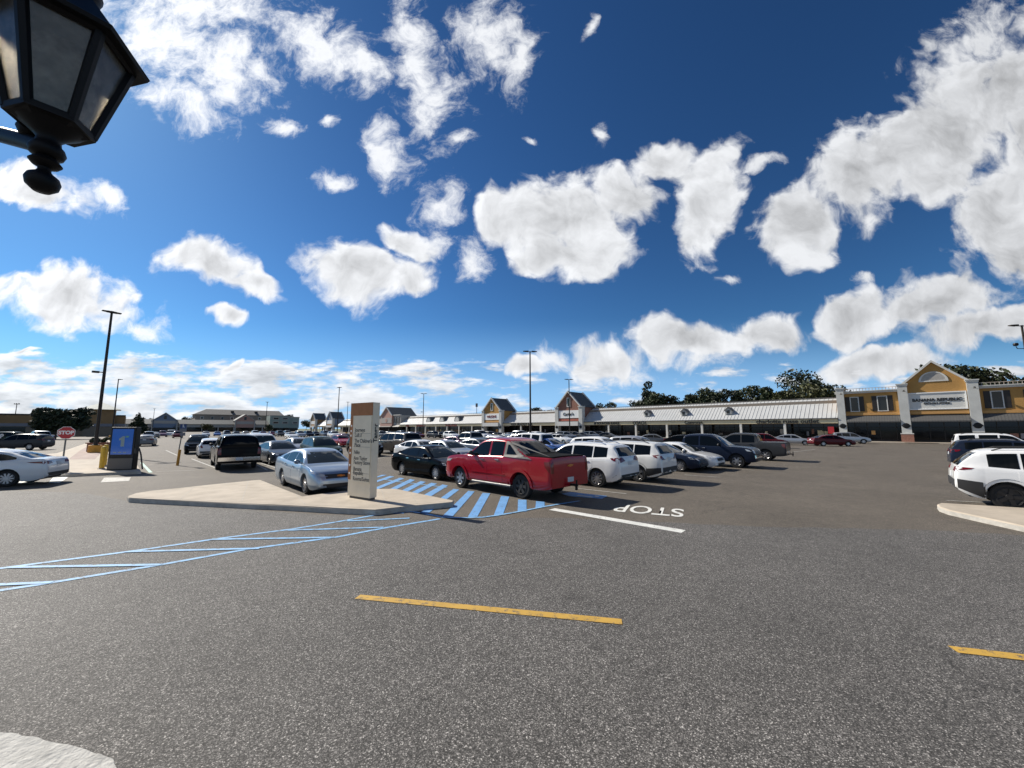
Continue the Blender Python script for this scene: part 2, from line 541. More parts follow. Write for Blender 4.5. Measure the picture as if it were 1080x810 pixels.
def screen(name):
    m = bpy.data.materials.new(name); m.use_nodes = True
    t = NT(m.node_tree); b = t.n['Principled BSDF']
    b.inputs['Base Color'].default_value = (.01, .04, .12, 1)
    b.inputs['Roughness'].default_value = .15
    b.inputs['Emission Color'].default_value = (.004, .05, .26, 1)
    b.inputs['Emission Strength'].default_value = .48
    MATS[name] = m
screen('lit screen')
def lit(name, c, s):
    m = mat(name, c, .3)
    b = m.node_tree.nodes['Principled BSDF']
    b.inputs['Emission Color'].default_value = (*c, 1)
    b.inputs['Emission Strength'].default_value = s
lit('screen grey', (.10, .14, .16), .25)
lit('screen green', (.05, .14, .10), .25)

PAINTS = {}
def car_paint(name, col, metal=0.35, rough=0.16):
    k = min(1.0, .05 + max(col) * 2.6)
    PAINTS[name] = mat('car paint ' + name, col, rough + metal * .22, metal * k, coat=0.5 * k, spec=.05 + .45 * k)
for n_, c_, m_ in (('white', (.74, .74, .73), 0), ('pearl', (.66, .66, .64), 0), ('black', (.004, .004, .0045), .0), ('navy', (.012, .018, .035), .3),
                   ('charcoal', (.045, .047, .05), .5), ('grey', (.14, .145, .15), .6), ('silver', (.42, .43, .44), .7), ('steel blue', (.33, .41, .50), .65),
                   ('red', (.30, .004, .014), .2), ('maroon', (.085, .008, .012), .3), ('bronze', (.13, .115, .10), .5), ('slate', (.10, .12, .15), .5),
                   ('blue', (.05, .11, .30), .4), ('plum', (.14, .08, .13), .4), ('dark green', (.015, .03, .02), .2), ('beige', (.38, .33, .26), .5)):
    car_paint(n_, c_, m_)
M = MATS

# ------------------------------------------------------------------ ground, road, markings
def poly_px(pts, z=0.0):
    return [G(x, y, z) for x, y in pts]
def flat(name, polys, z, m, kind='structure'):
    b = MB()
    for p in polys:
        b.sheet(p, z)
    return tag(b.build(name, m), kind=kind)
g = MB(); g.sheet([(-4000, -3000), (4000, -3000), (4000, 4000), (-4000, 4000)], -0.03)
tag(g.build('ground', M['earth']), kind='structure')
flat('parking_lot', [[(-260, -60), (140, -60), (140, 330), (-360, 330)]], 0.0, M['lot asphalt'])
seam = [(1500, 600), (1080, 565), (1000, 560), (900, 557.5), (820, 556), (740, 553), (690, 550.5), (640, 548.5), (600, 546.5), (560, 546), (520, 548), (480, 549), (440, 549),
        (396, 545), (340, 543), (270, 538), (200, 533), (130, 528), (90, 520), (40, 518), (0, 517), (-120, 522)]
sp = poly_px(seam)
sp2 = []
for i in range(len(sp) - 1):                       # a ragged pavement joint
    n_ = max(1, int((sp[i + 1] - sp[i]).length / .35))
    for k in range(n_):
        q = sp[i].lerp(sp[i + 1], k / n_)
        sp2.append(q + Vector((0, rnd.uniform(-.05, .05), 0)))
sp2.append(sp[-1])
flat('road', [sp2 + [Vector((-60, 4, 0)), Vector((-60, -40, 0)), Vector((60, -40, 0)), Vector((60, 4, 0))]], 0.004, M['road asphalt'])

def strip(a, b, w, z=0.0):
    a, b = Vector((a[0], a[1], 0)), Vector((b[0], b[1], 0))
    d = (b - a).normalized(); n = Vector((-d.y, d.x, 0)) * (w / 2)
    return [a - n, b - n, b + n, a + n]
def polyline(pts, w):
    return [strip(pts[i], pts[i + 1], w) for i in range(len(pts) - 1)]

def ribbon(pts, wd):
    pts = [Vector((p[0], p[1], 0)) for p in pts]
    L, Rr = [], []
    for i, p in enumerate(pts):
        d = (pts[min(i + 1, len(pts) - 1)] - pts[max(i - 1, 0)]).normalized()
        n = Vector((-d.y, d.x, 0)) * (wd / 2)
        L.append(p + n); Rr.append(p - n)
    return [[Rr[i], Rr[i + 1], L[i + 1], L[i]] for i in range(len(pts) - 1)]
def rib_px(px, wd):
    return ribbon(poly_px(px), wd)
# blue channelising lines at the left
edge = rib_px([(-90, 614), (0, 600), (141, 581.5), (230, 568.5), (307, 558.5), (360, 550), (406.7, 541.5), (436, 540), (466, 545.5)], .11) \
     + rib_px([(-90, 640), (0, 623.3), (48, 616), (170, 596), (259, 580), (355.6, 566.7), (404, 557.5), (464, 547.5)], .11)
flat('blue_edge_line', edge, 0.010, M['blue line'])
zig = []
for a_, b_ in (((-60, 620), (55, 615)), ((11, 599), (170, 596.3)), ((133, 582.5), (274, 579)), ((222, 569.5), (352, 567.4)), ((304, 559.8), (404, 556.7)), ((366, 550), (432, 547))):
    zig += rib_px([a_, b_], .10)
flat('blue_hatch_line', zig, 0.015, M['blue line'])
# bold blue access aisle
def Z1(x, y): return (360 + x / 7.714, 500 + y / 7.714)
def Z5(x, y): return (460 + x / 4.909, 440 + y / 4.909)
stripes = [
    [Z1(330, 8), Z1(372, 8), Z1(262, 38), Z1(240, 38)], [Z1(396, 16), Z1(432, 22), Z1(240, 84), Z1(200, 84)],
    [Z1(478, 30), Z1(512, 38), Z1(300, 124), Z1(250, 122)], [Z1(560, 42), Z1(600, 50), Z1(400, 150), Z1(340, 150)],
    [Z1(646, 58), Z1(686, 66), Z1(480, 175), Z1(420, 170)], [Z1(732, 72), Z1(778, 80), Z1(560, 190), Z1(500, 185)],
    [Z1(824, 86), Z1(868, 96), Z1(505, 323), Z1(405, 321)], [Z1(912, 122), Z1(960, 128), Z1(700, 327), Z1(632, 323)],
    [Z1(1033, 138), Z1(1085, 143), Z1(905, 348), Z1(820, 347)],
    [Z5(240, 393), Z5(280, 396), Z5(210, 522), Z5(164, 518)], [Z5(336, 410), Z5(379, 413), Z5(345, 508), Z5(299, 508)],
    [Z5(424, 428), Z5(468, 430), Z5(468, 489), Z5(422, 491)], [Z5(517, 436), Z5(561, 440), Z5(561, 468), Z5(514, 472)]]
flat('blue_aisle_stripe', [poly_px(s_) for s_ in stripes], 0.010, M['blue stripe'])
flat('blue_aisle_outline', rib_px([(466, 546), (476, 546.2), (491, 546.6), (509, 546), (527, 543.6), (551.7, 539.2), (574, 534.7), (592.5, 531.6), (612, 528.6)], .10)
     + rib_px([(402, 505.4), (417, 508), (440, 510.6), (471, 514.5)], .10), 0.015, M['blue line'])
flat('blue_disabled_square', [poly_px([(592, 521), (602, 519.2), (640.5, 523.4), (635, 526.4), (600, 523.5)])], 0.010, M['blue stripe'])
flat('wheelchair_symbol', [poly_px([(610, 522.4), (626, 524.4), (624, 525.2), (608, 523)]), poly_px([(628, 523.0), (633, 523.6), (631, 524.6), (627, 524.0)])], 0.016, M['white line'])
flat('stop_line', rib_px([(582, 537.2), (721, 561)], .30), 0.010, M['white line'])
flat('centre_line', rib_px([(377, 630), (656, 656.5)], .135) + rib_px([(1005, 685.5), (1130, 700)], .135), 0.010, M['yellow line'])
# STOP lettering, read from the far side
st = lettering('stop_marking', 'STOP', 1.0, M['white line'], None, (0, 0, 0), (0, 0, 0), ext=0.0, align='LEFT', bold=.012)
c0, c1 = G(721, 541.5), G(649, 535.5)
bx = [v.co.x for v in st.data.vertices]; by = [v.co.y for v in st.data.vertices]
wx = (c1 - c0).length / (max(bx) - min(bx)); hy = 1.10 / (max(by) - min(by))
x0, ym = min(bx), (max(by) + min(by)) / 2
for v in st.data.vertices:
    v.co.x = (v.co.x - x0) * wx; v.co.y = (v.co.y - ym) * hy; v.co.z = 0
dirx = (c1 - c0).normalized()
st.location = (c0.x, c0.y, 0.010); st.rotation_euler = (0, 0, math.atan2(dirx.y, dirx.x))
tag(st, kind='structure')
# crosswalk and loose white marks on the left
flat('crosswalk_bar', [poly_px([(56, 503.5), (72, 503.5), (63, 509.5), (51, 509.5)]), poly_px([(14, 505.5), (38, 506), (34, 510.5), (10, 511)]),
                      poly_px([(-20, 508), (0, 508), (-4, 513), (-26, 513)])], 0.010, M['white line'])
flat('worn_road_mark', [poly_px([(110, 504), (138, 503.5), (136, 507.5), (106, 509)])], 0.010, M['worn white line'])
flat('green_edge_line', rib_px([(149, 488), (159, 498.5)], .14), 0.010, M['green line'])
# ---- parking bay lines
bays = []
def bay(pxa, pxb, wd=.11): bays.extend(rib_px([pxa, pxb], wd))
for q in (((661, 509.5), (701, 513.2)), ((703, 504.8), (733, 507.6)), ((722, 501), (759, 503.6)), ((775, 495.0), (796, 496.2)), ((606, 515), (661, 521)),
          ((202, 484), (228, 494)), ((175, 475), (187, 480.5)), ((274, 488), (292, 494)), ((268, 489), (282, 496)), ((998, 528), (1045, 530.5)), ((165, 497.5), (205, 496.2)),
          ((150, 486), (172, 485)), ((835, 477), (860, 474)), ((850, 471), (880, 470.2)), ((398, 484), (412, 481))):
    bay(*q)
for ia in range(5, 66, 1):                        # lattice of bays in the rows further off
    A_ = 3.6 + 2.75 * ia
    for B0 in (32.2, 51.5, 70.8):
        if A_ > 62 or (B0 - 0.0) < 20: continue
        p = GA * A_ + GB * (B0 - 5.2); q = GA * A_ + GB * (B0 + 5.2)
        bays.extend(ribbon([p, q], .11))
flat('parking_bay_line', bays, 0.010, M['worn white line'])

# ------------------------------------------------------------------ kerbed islands
def island(name, pts, h, top, side, label=None):
    n = len(pts)
    b = MB()
    c = sum((Vector((p[0], p[1], 0)) for p in pts), Vector()) / n
    ins = [Vector((p[0], p[1], 0)) + (c - Vector((p[0], p[1], 0))).normalized() * .03 for p in pts]
    v = [(p[0], p[1], -0.02) for p in pts] + [(p[0], p[1], h - .03) for p in pts] + [(p.x, p.y, h) for p in ins]
    f = [(i, (i + 1) % n, (i + 1) % n + n, i + n) for i in range(n)]
    b.add(v, f, 1)
    b.add(v, [(i + n, (i + 1) % n + n, (i + 1) % n + 2 * n, i + 2 * n) for i in range(n)] + [tuple(range(2 * n, 3 * n))], 0)
    o = b.build(name, [M[top], M[side]])
    return tag(o, kind='structure')
IH = .15
island('traffic_island', poly_px([(134.5, 523), (143, 520), (160, 517.4), (180, 515.6), (222, 511), (268, 506.4), (274, 506), (297, 515), (319.5, 523.6), (340, 520.8), (364, 517.6), (396, 515.6),
       (418, 515.4), (440, 520), (478.6, 527.8), (478, 529.4), (452, 531.8), (424.8, 534.4), (396, 537.6), (360, 536), (300, 532.6), (260, 531), (200, 528.2), (150, 525.8), (136, 524.8)], IH), IH, 'concrete', 'kerb concrete')
jt = ribbon([(p.x, p.y) for p in poly_px([(143, 524.2), (200, 526.8), (260, 529.4), (300, 530.8), (360, 534), (396, 535.4), (424, 532.6), (452, 530.2), (470, 528.6)], IH)], .014)
for a_, b_ in (((190, 526.6), (205, 513.6)), ((255, 529.2), (262, 507.4)), ((322, 532.2), (312, 521)), ((408, 534.6), (402, 516)), ((440, 531.4), (432, 519))):
    jt += ribbon([(p.x, p.y) for p in poly_px([a_, b_], IH)], .014)

flat('island_joint', [[(p.x, p.y) for p in q] for q in jt], IH + .004, M['kerb concrete'])
island('kerb_island', poly_px([(988, 531.5), (992, 530.2), (1080, 535.5), (1300, 552), (1300, 600), (1080, 554.5), (1030, 544), (1000, 537.5), (990, 534)], .14), .14, 'concrete', 'kerb concrete')
island('sidewalk_island', poly_px([(149, 497.2), (120, 498.2), (72, 500.2), (20, 502), (-120, 506), (-160, 496), (-60, 487), (60, 478), (92, 467), (118, 463), (134, 476), (144, 489)], .13), .13, 'concrete', 'kerb concrete')
flat('brick_walk', [poly_px([(72, 484.5), (100, 484.5), (110, 474), (112, 467), (98, 467), (84, 475.5)], .13)], .1345, M['brick paving'])
# weathered end of a white kerb at the photographer's feet
kb = bmesh.new()
kp = [G(-330, 768, .32), G(0, 771, .32), G(42, 777, .32), G(100, 792, .32), G(122, 800, .32), G(126, 810, .32), G(118, 850, .32), G(-330, 1000, .32)]
bot = [kb.verts.new((p.x + .015, p.y + .02, 0)) for p in kp]; mid = [kb.verts.new((p.x, p.y, .28)) for p in kp]
cc = sum(kp, Vector()) / len(kp)
top = [kb.verts.new(((p.x - cc.x) * .975 + cc.x, (p.y - cc.y) * .975 + cc.y, .32)) for p in kp]
n_ = len(kp)
for lo_, hi_ in ((bot, mid), (mid, top)):
    for i in range(n_):
        kb.faces.new((lo_[i], lo_[(i + 1) % n_], hi_[(i + 1) % n_], hi_[i]))
kb.faces.new(top)
bmesh.ops.triangulate(kb, faces=[f for f in kb.faces if len(f.verts) > 4])
bmesh.ops.subdivide_edges(kb, edges=kb.edges, cuts=6, use_grid_fill=True)
from mathutils import noise as mn
for v in kb.verts:
    v.co += mn.noise_vector(v.co * 9) * .012 + mn.noise_vector(v.co * 30) * .004
bmesh.ops.recalc_face_normals(kb, faces=kb.faces)
kme = bpy.data.meshes.new('kerb_end'); kb.to_mesh(kme); kb.free()
kme.materials.append(M['white concrete']); kme.shade_smooth(); kme.set_sharp_from_angle(angle=R(40))
ko = bpy.data.objects.new('kerb_end', kme); COL.objects.link(ko)
tag(ko, kind='structure')

# ------------------------------------------------------------------ shop front: local x along the front, y deeper, z up
FA = 90.8
UX = Vector((0.70, -0.714, 0))
FROT = math.atan2(UX.y, UX.x)
def FP(s, d=0.0, z=0.0):
    return GA * (FA + d) + UX * s + Vector((0, 0, z))
def front_root(name, s, label, cat, group=None):
    return tag(empty(name, FP(s), FROT), label, cat, group)
TXT = (R(90), 0, 0)
# kerbed walk in front of all the shops
wk = MB(); wk.prism_z([(p.x, p.y) for p in (FP(-330, -2.6), FP(40, -2.6), FP(40, 6), FP(-330, 6))], -.02, .14)
tag(wk.build('shop_walk', M['concrete']), kind='structure')
flat('red_kerb', [[FP(-.6, -2.9), FP(3.1, -2.9), FP(3.1, -2.62), FP(-.6, -2.62)], [FP(5.2, -2.9), FP(8, -2.9), FP(8, -2.62), FP(5.2, -2.62)]], .15, M['red kerb'])

def storefront(root, x0, x1, d, z1, mullion=1.9, seed=0, z0=.14):
    """glazing set back under an arcade, its frames, and what hangs in it"""
    r = random.Random(seed)
    b = MB(); b.box(x0, x1, d, d + .06, z0, z1)
    gl = b.build('shop_window', M['store glass'], root)
    f = MB(); x = x0
    while x < x1 - .1:
        f.box(x, x + .09, d - .05, d - .004, z0, z1)
        x += mullion * r.choice((.55, 1, 1, 1.25))
    f.box(x0, x1, d - .06, d - .045, 2.45, 2.56); f.box(x0, x1, d - .058, d - .043, z0, z0 + .28)
    f.build('window_frame', M['store dark'], root)
    n = int((x1 - x0) / 2.4)
    for i in range(n):
        if r.random() < .8:
            xx = x0 + .4 + r.random() * (x1 - x0 - 1.6); ww = r.uniform(.35, 1.0); zz = r.uniform(.7, 1.3)
            p = MB(); p.box(xx, xx + ww, d - .03, d - .008, zz, zz + r.uniform(.4, 1.0)); p.build('poster', M[r.choice(('pale stucco', 'cream fascia', 'taupe stucco', 'grey band', 'brown brick', 'gold trim'))], root)
    return gl

def double_window(root, x0, x1, z0, z1, d=0.0, sw=.62):
    t = MB()
    for a_, b_, c_, e_ in ((x0, x0 + .12, z0, z1), (x1 - .12, x1, z0, z1), (x0 + .12, x1 - .12, z1 - .12, z1), (x0 - .05, x1 + .05, z0 - .12, z0)):
        t.box(a_, b_, d - .12, d - .003, c_, e_)
    fr = t.build('window', M['white trim'], root)
    g_ = MB(); g_.box(x0 + .12, x1 - .12, d - .05, d - .004, z0, z1 - .12); g_.build('pane', M['window glass'], fr)
    for a_ in (x0 - sw - .03, x1 + .03):
        s_ = MB(); s_.box(a_, a_ + sw, d - .07, d - .004, z0 - .05, z1 + .02)
        k = z0 + .05
        while k < z1 - .1:
            s_.box(a_ + .07, a_ + sw - .07, d - .085, d - .0705, k, k + .06); k += .13
        s_.build('shutter', M['shutter'], root)
def awning(root, x0, x1, z0, z1, m, d0=-.9, rib=.32):
    b = MB(); b.prism_y([(x0, z0), (x1, z0), (x1, z0 + .001), (x0, z0 + .001)], 0, .001)
    b = MB()
    v = [(x0, d0, z0), (x1, d0, z0), (x1, d0, z0 + .18), (x0, d0, z0 + .18), (x0, -.01, z1), (x1, -.01, z1), (x0, -.01, z0), (x1, -.01, z0)]
    b.add(v, [(0, 1, 2, 3), (3, 2, 5, 4), (0, 3, 4, 6), (1, 7, 5, 2), (0, 6, 7, 1)])
    x = x0
    while x < x1 - .05:
        b.add([(x, d0 - .015, z0), (x + .05, d0 - .015, z0), (x + .05, d0 - .015, z0 + .19), (x, d0 - .015, z0 + .19), (x + .05, -.02, z1 + .02), (x, -.02, z1 + .02)], [(0, 1, 2, 3), (3, 2, 4, 5)])
        x += rib
    return b.build('awning', M[m], root)
def pilaster(root, x0, x1, zt, m='grey stucco', d=-.7, base=True):
    b = MB(); b.box(x0, x1, d, .5, 1.55 if base else .14, zt)
    b.box(x0 - .14, x1 + .14, d - .14, .52, zt, zt + .16); b.box(x0 - .08, x1 + .08, d - .08, .51, zt - .22, zt - .003)
    p = b.build('pilaster', M[m], root)
    if base:
        q = MB(); q.box(x0 - .16, x1 + .16, d - .16, .49, .14, 1.40); q.build('brick_base', M['brown brick'], p)
        q = MB(); q.box(x0 - .2, x1 + .2, d - .2, .50, 1.403, 1.547); q.build('base_cap', M['white trim'], p)
    return p
def wall_lamp(root, x, z, d):
    b = MB(); b.tube((x, d, z), (x, d - .28, z + .12), .03); b.tube((x, d - .28, z + .12), (x, d - .34, z - .12), .10, .14, 10)
    b.build('wall_lamp', M['black metal'], root)
def medallion(root, x, z, d):
    b = MB(); b.lathe([(0, -.10), (.30, -.10), (.40, -.06), (.44, 0)], 20, (x, d, z), 'y'); b.box(x - .16, x + .16, d - .13, d - .101, z - .05, z + .05)
    b.box(x - .5, x + .5, d - .05, d - .001, z - .09, z + .09)
    b.build('medallion', M['black metal'], root)

# ---- two-storey gabled block on the right
s0 = 3.5
br = front_root('gabled_shop_block', s0, 'two storey gold stucco shop block with a wide front gable, lunette and white sign', 'building')
b = MB()
b.box(-12.0, -3.3, 0, 14, 4.55, 8.6); b.box(3.4, 22, 0, 14, 4.5, 8.45)
b.prism_y([(-3.297, 4.55), (3.397, 4.5), (3.397, 9.7), (.02, 13.0), (-3.297, 9.7)], -.25, 13.9)
b.build('wall', M['gold stucco'], br)
b = MB(); b.box(-12, -11.7, .6, 14, .14, 4.54); b.box(-12, 22, 13.4, 13.99, .14, 4.49); b.build('back_wall', M['taupe stucco'], br)
b = MB()                                            # raking cornice and roof of the gable
b.prism_y([(-3.75, 9.55), (.02, 13.18), (3.85, 9.55), (3.62, 9.38), (.02, 12.83), (-3.52, 9.38)], -.62, -.255)
b.build('raking_cornice', M['white trim'], br)
b = MB(); b.prism_y([(-3.6, 9.72), (.02, 13.16), (3.7, 9.72), (3.58, 9.60), (.02, 13.01), (-3.48, 9.6)], -.25, 13.9); b.build('roof', M['slate roof'], br)
for x0, x1, z in ((-12.2, -3.95, 8.6), (4.45, 22.2, 8.45)):
    b = MB(); b.box(x0, x1, -.45, .05, z, z + .16); b.box(x0, x1, -.30, .045, z - .16, z - .003); b.box(x0, x1, -.6, .06, z + .163, z + .26)
    b.build('cornice', M['white trim'], br)
for x0, x1, z in ((-11.9, -4.1, 8.86), (4.6, 22, 8.71)):      # low rail along the flat roof
    b = MB(); b.box(x0, x1, 1.6, 1.66, z + .52, z + .6); b.box(x0, x1, 1.6, 1.66, z + .06, z + .12); x = x0
    while x < x1:
        b.box(x, x + .07, 1.61, 1.65, z + .12, z + .52); x += .42
    b.build('roof_rail', M['pale stucco'], br)
b = MB()
for x0, x1, z in ((-11.2, -4.0, 4.6), (-3.2, 3.3, 4.62), (4.5, 22, 4.56)):
    b.box(x0, x1, -.14 if x0 != -3.2 else -.38, -.003 if x0 != -3.2 else -.253, z, z + .42)
b.build('trim_band', M['gold trim'], br)
for x0, x1, zt in ((-12.0, -10.95, 9.35), (-4.15, -3.0, 9.5), (3.35, 4.5, 9.55), (14.2, 15.3, 9.4)):
    pilaster(br, x0, x1, zt); medallion(br, (x0 + x1) / 2, 2.75, -.705); wall_lamp(br, (x0 + x1) / 2 + .15, 8.45, -.705)
for x0, x1 in ((-10.25, -9.05), (-6.75, -5.45), (5.55, 6.75), (9.2, 10.4), (12.0, 13.2)):
    double_window(br, x0, x1, 5.35, 7.85)
for x0, x1 in ((-10.9, -4.2), (4.55, 14.1)):
    awning(br, x0, x1, 3.35, 4.55, 'awning')
awning(br, -2.95, 3.3, 3.35, 4.6, 'awning', d0=-1.15)
b = MB(); b.add([(math.cos(t) * 1.62 + .02, -.34, 9.75 + math.sin(t) * 1.6) for t in [math.pi * i / 20 for i in range(21)]] + [(math.cos(t) * 1.34 + .02, -.34, 9.92 + math.sin(t) * 1.28) for t in [math.pi * i / 20 for i in range(21)]],
    [(i, i + 1, i + 22, i + 21) for i in range(20)] + [(0, 21, 41, 20)])
lun = b.build('lunette', M['white trim'], br)
lun.modifiers.new('s', 'SOLIDIFY').thickness = .10
b = MB(); b.add([(math.cos(t) * 1.36 + .02, -.29, 9.91 + math.sin(t) * 1.3) for t in [math.pi * i / 20 for i in range(21)]], [tuple(range(21))]); b.build('louvre', M['pale stucco'], lun)
b = MB(); b.box(-3.05, 3.25, -.36, -.253, 5.3, 8.05); sb = b.build('sign_board', M['white trim'], br)
b = MB()
for x0, x1, z0, z1 in ((-3.05, 3.25, 7.9, 8.05), (-3.05, 3.25, 5.3, 5.45), (-3.05, -2.9, 5.45, 7.9), (3.1, 3.25, 5.45, 7.9)):
    b.box(x0, x1, -.46, -.363, z0, z1)
b.build('sign_border', M['sign white'], sb)
lettering('shop_lettering', 'BANANA REPUBLIC', .66, M['letter black'], sb, (.10, -.40, 6.82), TXT, ext=.03, bold=.022, spacing=1.04, sx=.90)
lettering('shop_lettering', 'FACTORY STORE', .36, M['letter black'], sb, (.05, -.40, 6.26), TXT, ext=.02, bold=.014)
storefront(br, -11.6, 14.4, .6, 4.5, 1.6, 3)

# ---- low arcade strips with metal mansard roof
def arcade(s_a, s_b, label, cols, signs, seed, dormers=(), seam=.62):
    sc = (s_a + s_b) / 2; h = (s_b - s_a) / 2
    rt = front_root('arcade_shops', sc, label, 'building', 'arcaded shop rows of the mall')
    b = MB(); b.box(-h, h, 3.2, 16, 3.0, 7.6); b.box(-h, h, 15.6, 15.99, .14, 3.0); b.box(-h, h, .03, 3.19, 3.22, 3.4); b.build('wall', M['taupe stucco'], rt)
    b = MB(); b.box(-h, h, -.62, .02, 3.28, 4.02); b.build('fascia', M['cream fascia'], rt)
    b = MB()
    b.add([(-h, -.75, 4.05), (h, -.75, 4.05), (h, -.75, 4.22), (-h, -.75, 4.22), (h, 4.6, 8.02), (-h, 4.6, 8.02), (h, 4.9, 8.02), (-h, 4.9, 8.02), (h, 4.9, 7.2), (-h, 4.9, 7.2), (-h, .02, 4.05), (h, .02, 4.05)],
          [(0, 1, 2, 3), (3, 2, 4, 5), (5, 4, 6, 7), (7, 6, 8, 9), (10, 11, 1, 0), (0, 3, 5, 7, 9, 10), (1, 11, 8, 6, 4, 2)])
    x = -h + .1
    while x < h - .06:                              # standing seams
        b.add([(x, -.76, 4.23), (x + .06, -.76, 4.23), (x + .06, -.76, 4.28), (x, -.76, 4.28), (x, 4.6, 8.0), (x + .06, 4.6, 8.0), (x + .06, 4.6, 8.08), (x, 4.6, 8.08)],
              [(0, 1, 2, 3), (3, 2, 6, 7), (0, 3, 7, 4), (1, 5, 6, 2)])
        x += seam
    rf = b.build('roof', M['metal roof'], rt)
    b = MB(); b.box(-h, h, -.82, -.765, 4.02, 4.2); b.build('gutter', M['awning'], rt)
    b = MB(); b.box(-h, h, 4.55, 4.98, 8.06 + .09, 8.26); b.build('ridge_cap', M['shingle roof'], rf)
    for c in cols:
        b = MB(); b.box(c - sc - .2, c - sc + .2, -.58, -.18, .14, 3.275); b.box(c - sc - .27, c - sc + .27, -.64, -.12, .14, .45); b.build('column', M['white trim'], rt)
    storefront(rt, -h + .1, h - .1, 3.1, 3.2, 1.9, seed)
    for (sx, txt, size, mname, sxs) in signs:
        lettering('shop_lettering', txt, size, M[mname], rt, (sx - sc, -.67, 3.64), TXT, ext=.04, bold=.026, sx=sxs)
    for ds, style in dormers:
        dx = ds - sc
        if style == 'house':
            b = MB(); b.prism_y([(dx - .62, 5.35), (dx + .62, 5.35), (dx + .62, 6.25), (dx, 6.75), (dx - .62, 6.25)], .45, 3.2); dm = b.build('dormer', M['grey stucco'], rf)
            b = MB(); b.box(dx - .30, dx + .30, .40, .448, 5.5, 6.2); b.build('dormer_window', M['window glass'], dm)
            b = MB(); b.prism_y([(dx - .8, 6.16), (dx, 6.92), (dx + .8, 6.16), (dx + .72, 6.06), (dx, 6.77), (dx - .72, 6.06)], .25, 3.4); b.build('dormer_roof', M['shingle roof'], dm)
        else:
            ar = [(dx + 1.9 * math.cos(t), 5.1 + 2.3 * math.sin(t)) for t in [math.pi * i / 12 for i in range(13)]]
            b = MB(); b.prism_y(ar, .5, 4.2); dm = b.build('dormer', M['slate roof'], rf)
            b = MB(); b.prism_y([(dx + 1.3 * math.cos(t), 5.25 + 1.5 * math.sin(t)) for t in [math.pi * i / 12 for i in range(13)]], .42, .497); b.build('dormer_window', M['white trim'], dm)
    return rt
arcade(-63.8, -8.6, 'long low shop row under a bright metal roof, running left from the gold gabled block', (-16.6, -24.2, -31.9, -39.8, -47.7, -55.5),
       ((-16.3, 'charlotte russe outlet', 1.02, 'letter black', 1.12), (-33.6, 'Converse', 1.0, 'letter black', 1.0), (-46.6, 'COACH', 1.0, 'letter black', 1.0), (-57.0 + 1.0, '\u25A0 MOUNTAIN RANGE', .80, 'letter black', .95)), 11,
       ((-26.7, 'house'), (-36.1, 'house'), (-45.2, 'house')), .66)
arcade(-97.0, -72.2, 'low metal roofed shop row between the orange brick gable and the gold gable', (-79.5, -88.0), ((-87.6, 'VERA BRADLEY BAR', 1.1, 'letter black', 1.0),), 5)
arcade(-168.0, -106.0, 'low metal roofed shop row with three dark arched dormers', (-113.5, -121.5, -129.5, -137.5, -145.5, -153.5, -161.5),
       ((-126.5, 'WORLDWIDE', 1.25, 'letter red', 1.0), (-149.0, 'RUNNING CO', 1.1, 'letter red', 1.0), (-160.5, 'DRESS', 1.1, 'letter red', 1.0)), 6, ((-124.1, 'arch'), (-134.6, 'arch'), (-144.7, 'arch')), 1.2)
arcade(-246.0, -200.5, 'farthest low shop row, just left of the rose gabled shop', (-208, -218, -228, -238), (), 8, (), 1.6)
arcade(-284.0, -266.0, 'short low shop row between the two grey gables far off', (-270, -278), (), 9, (), 1.6)

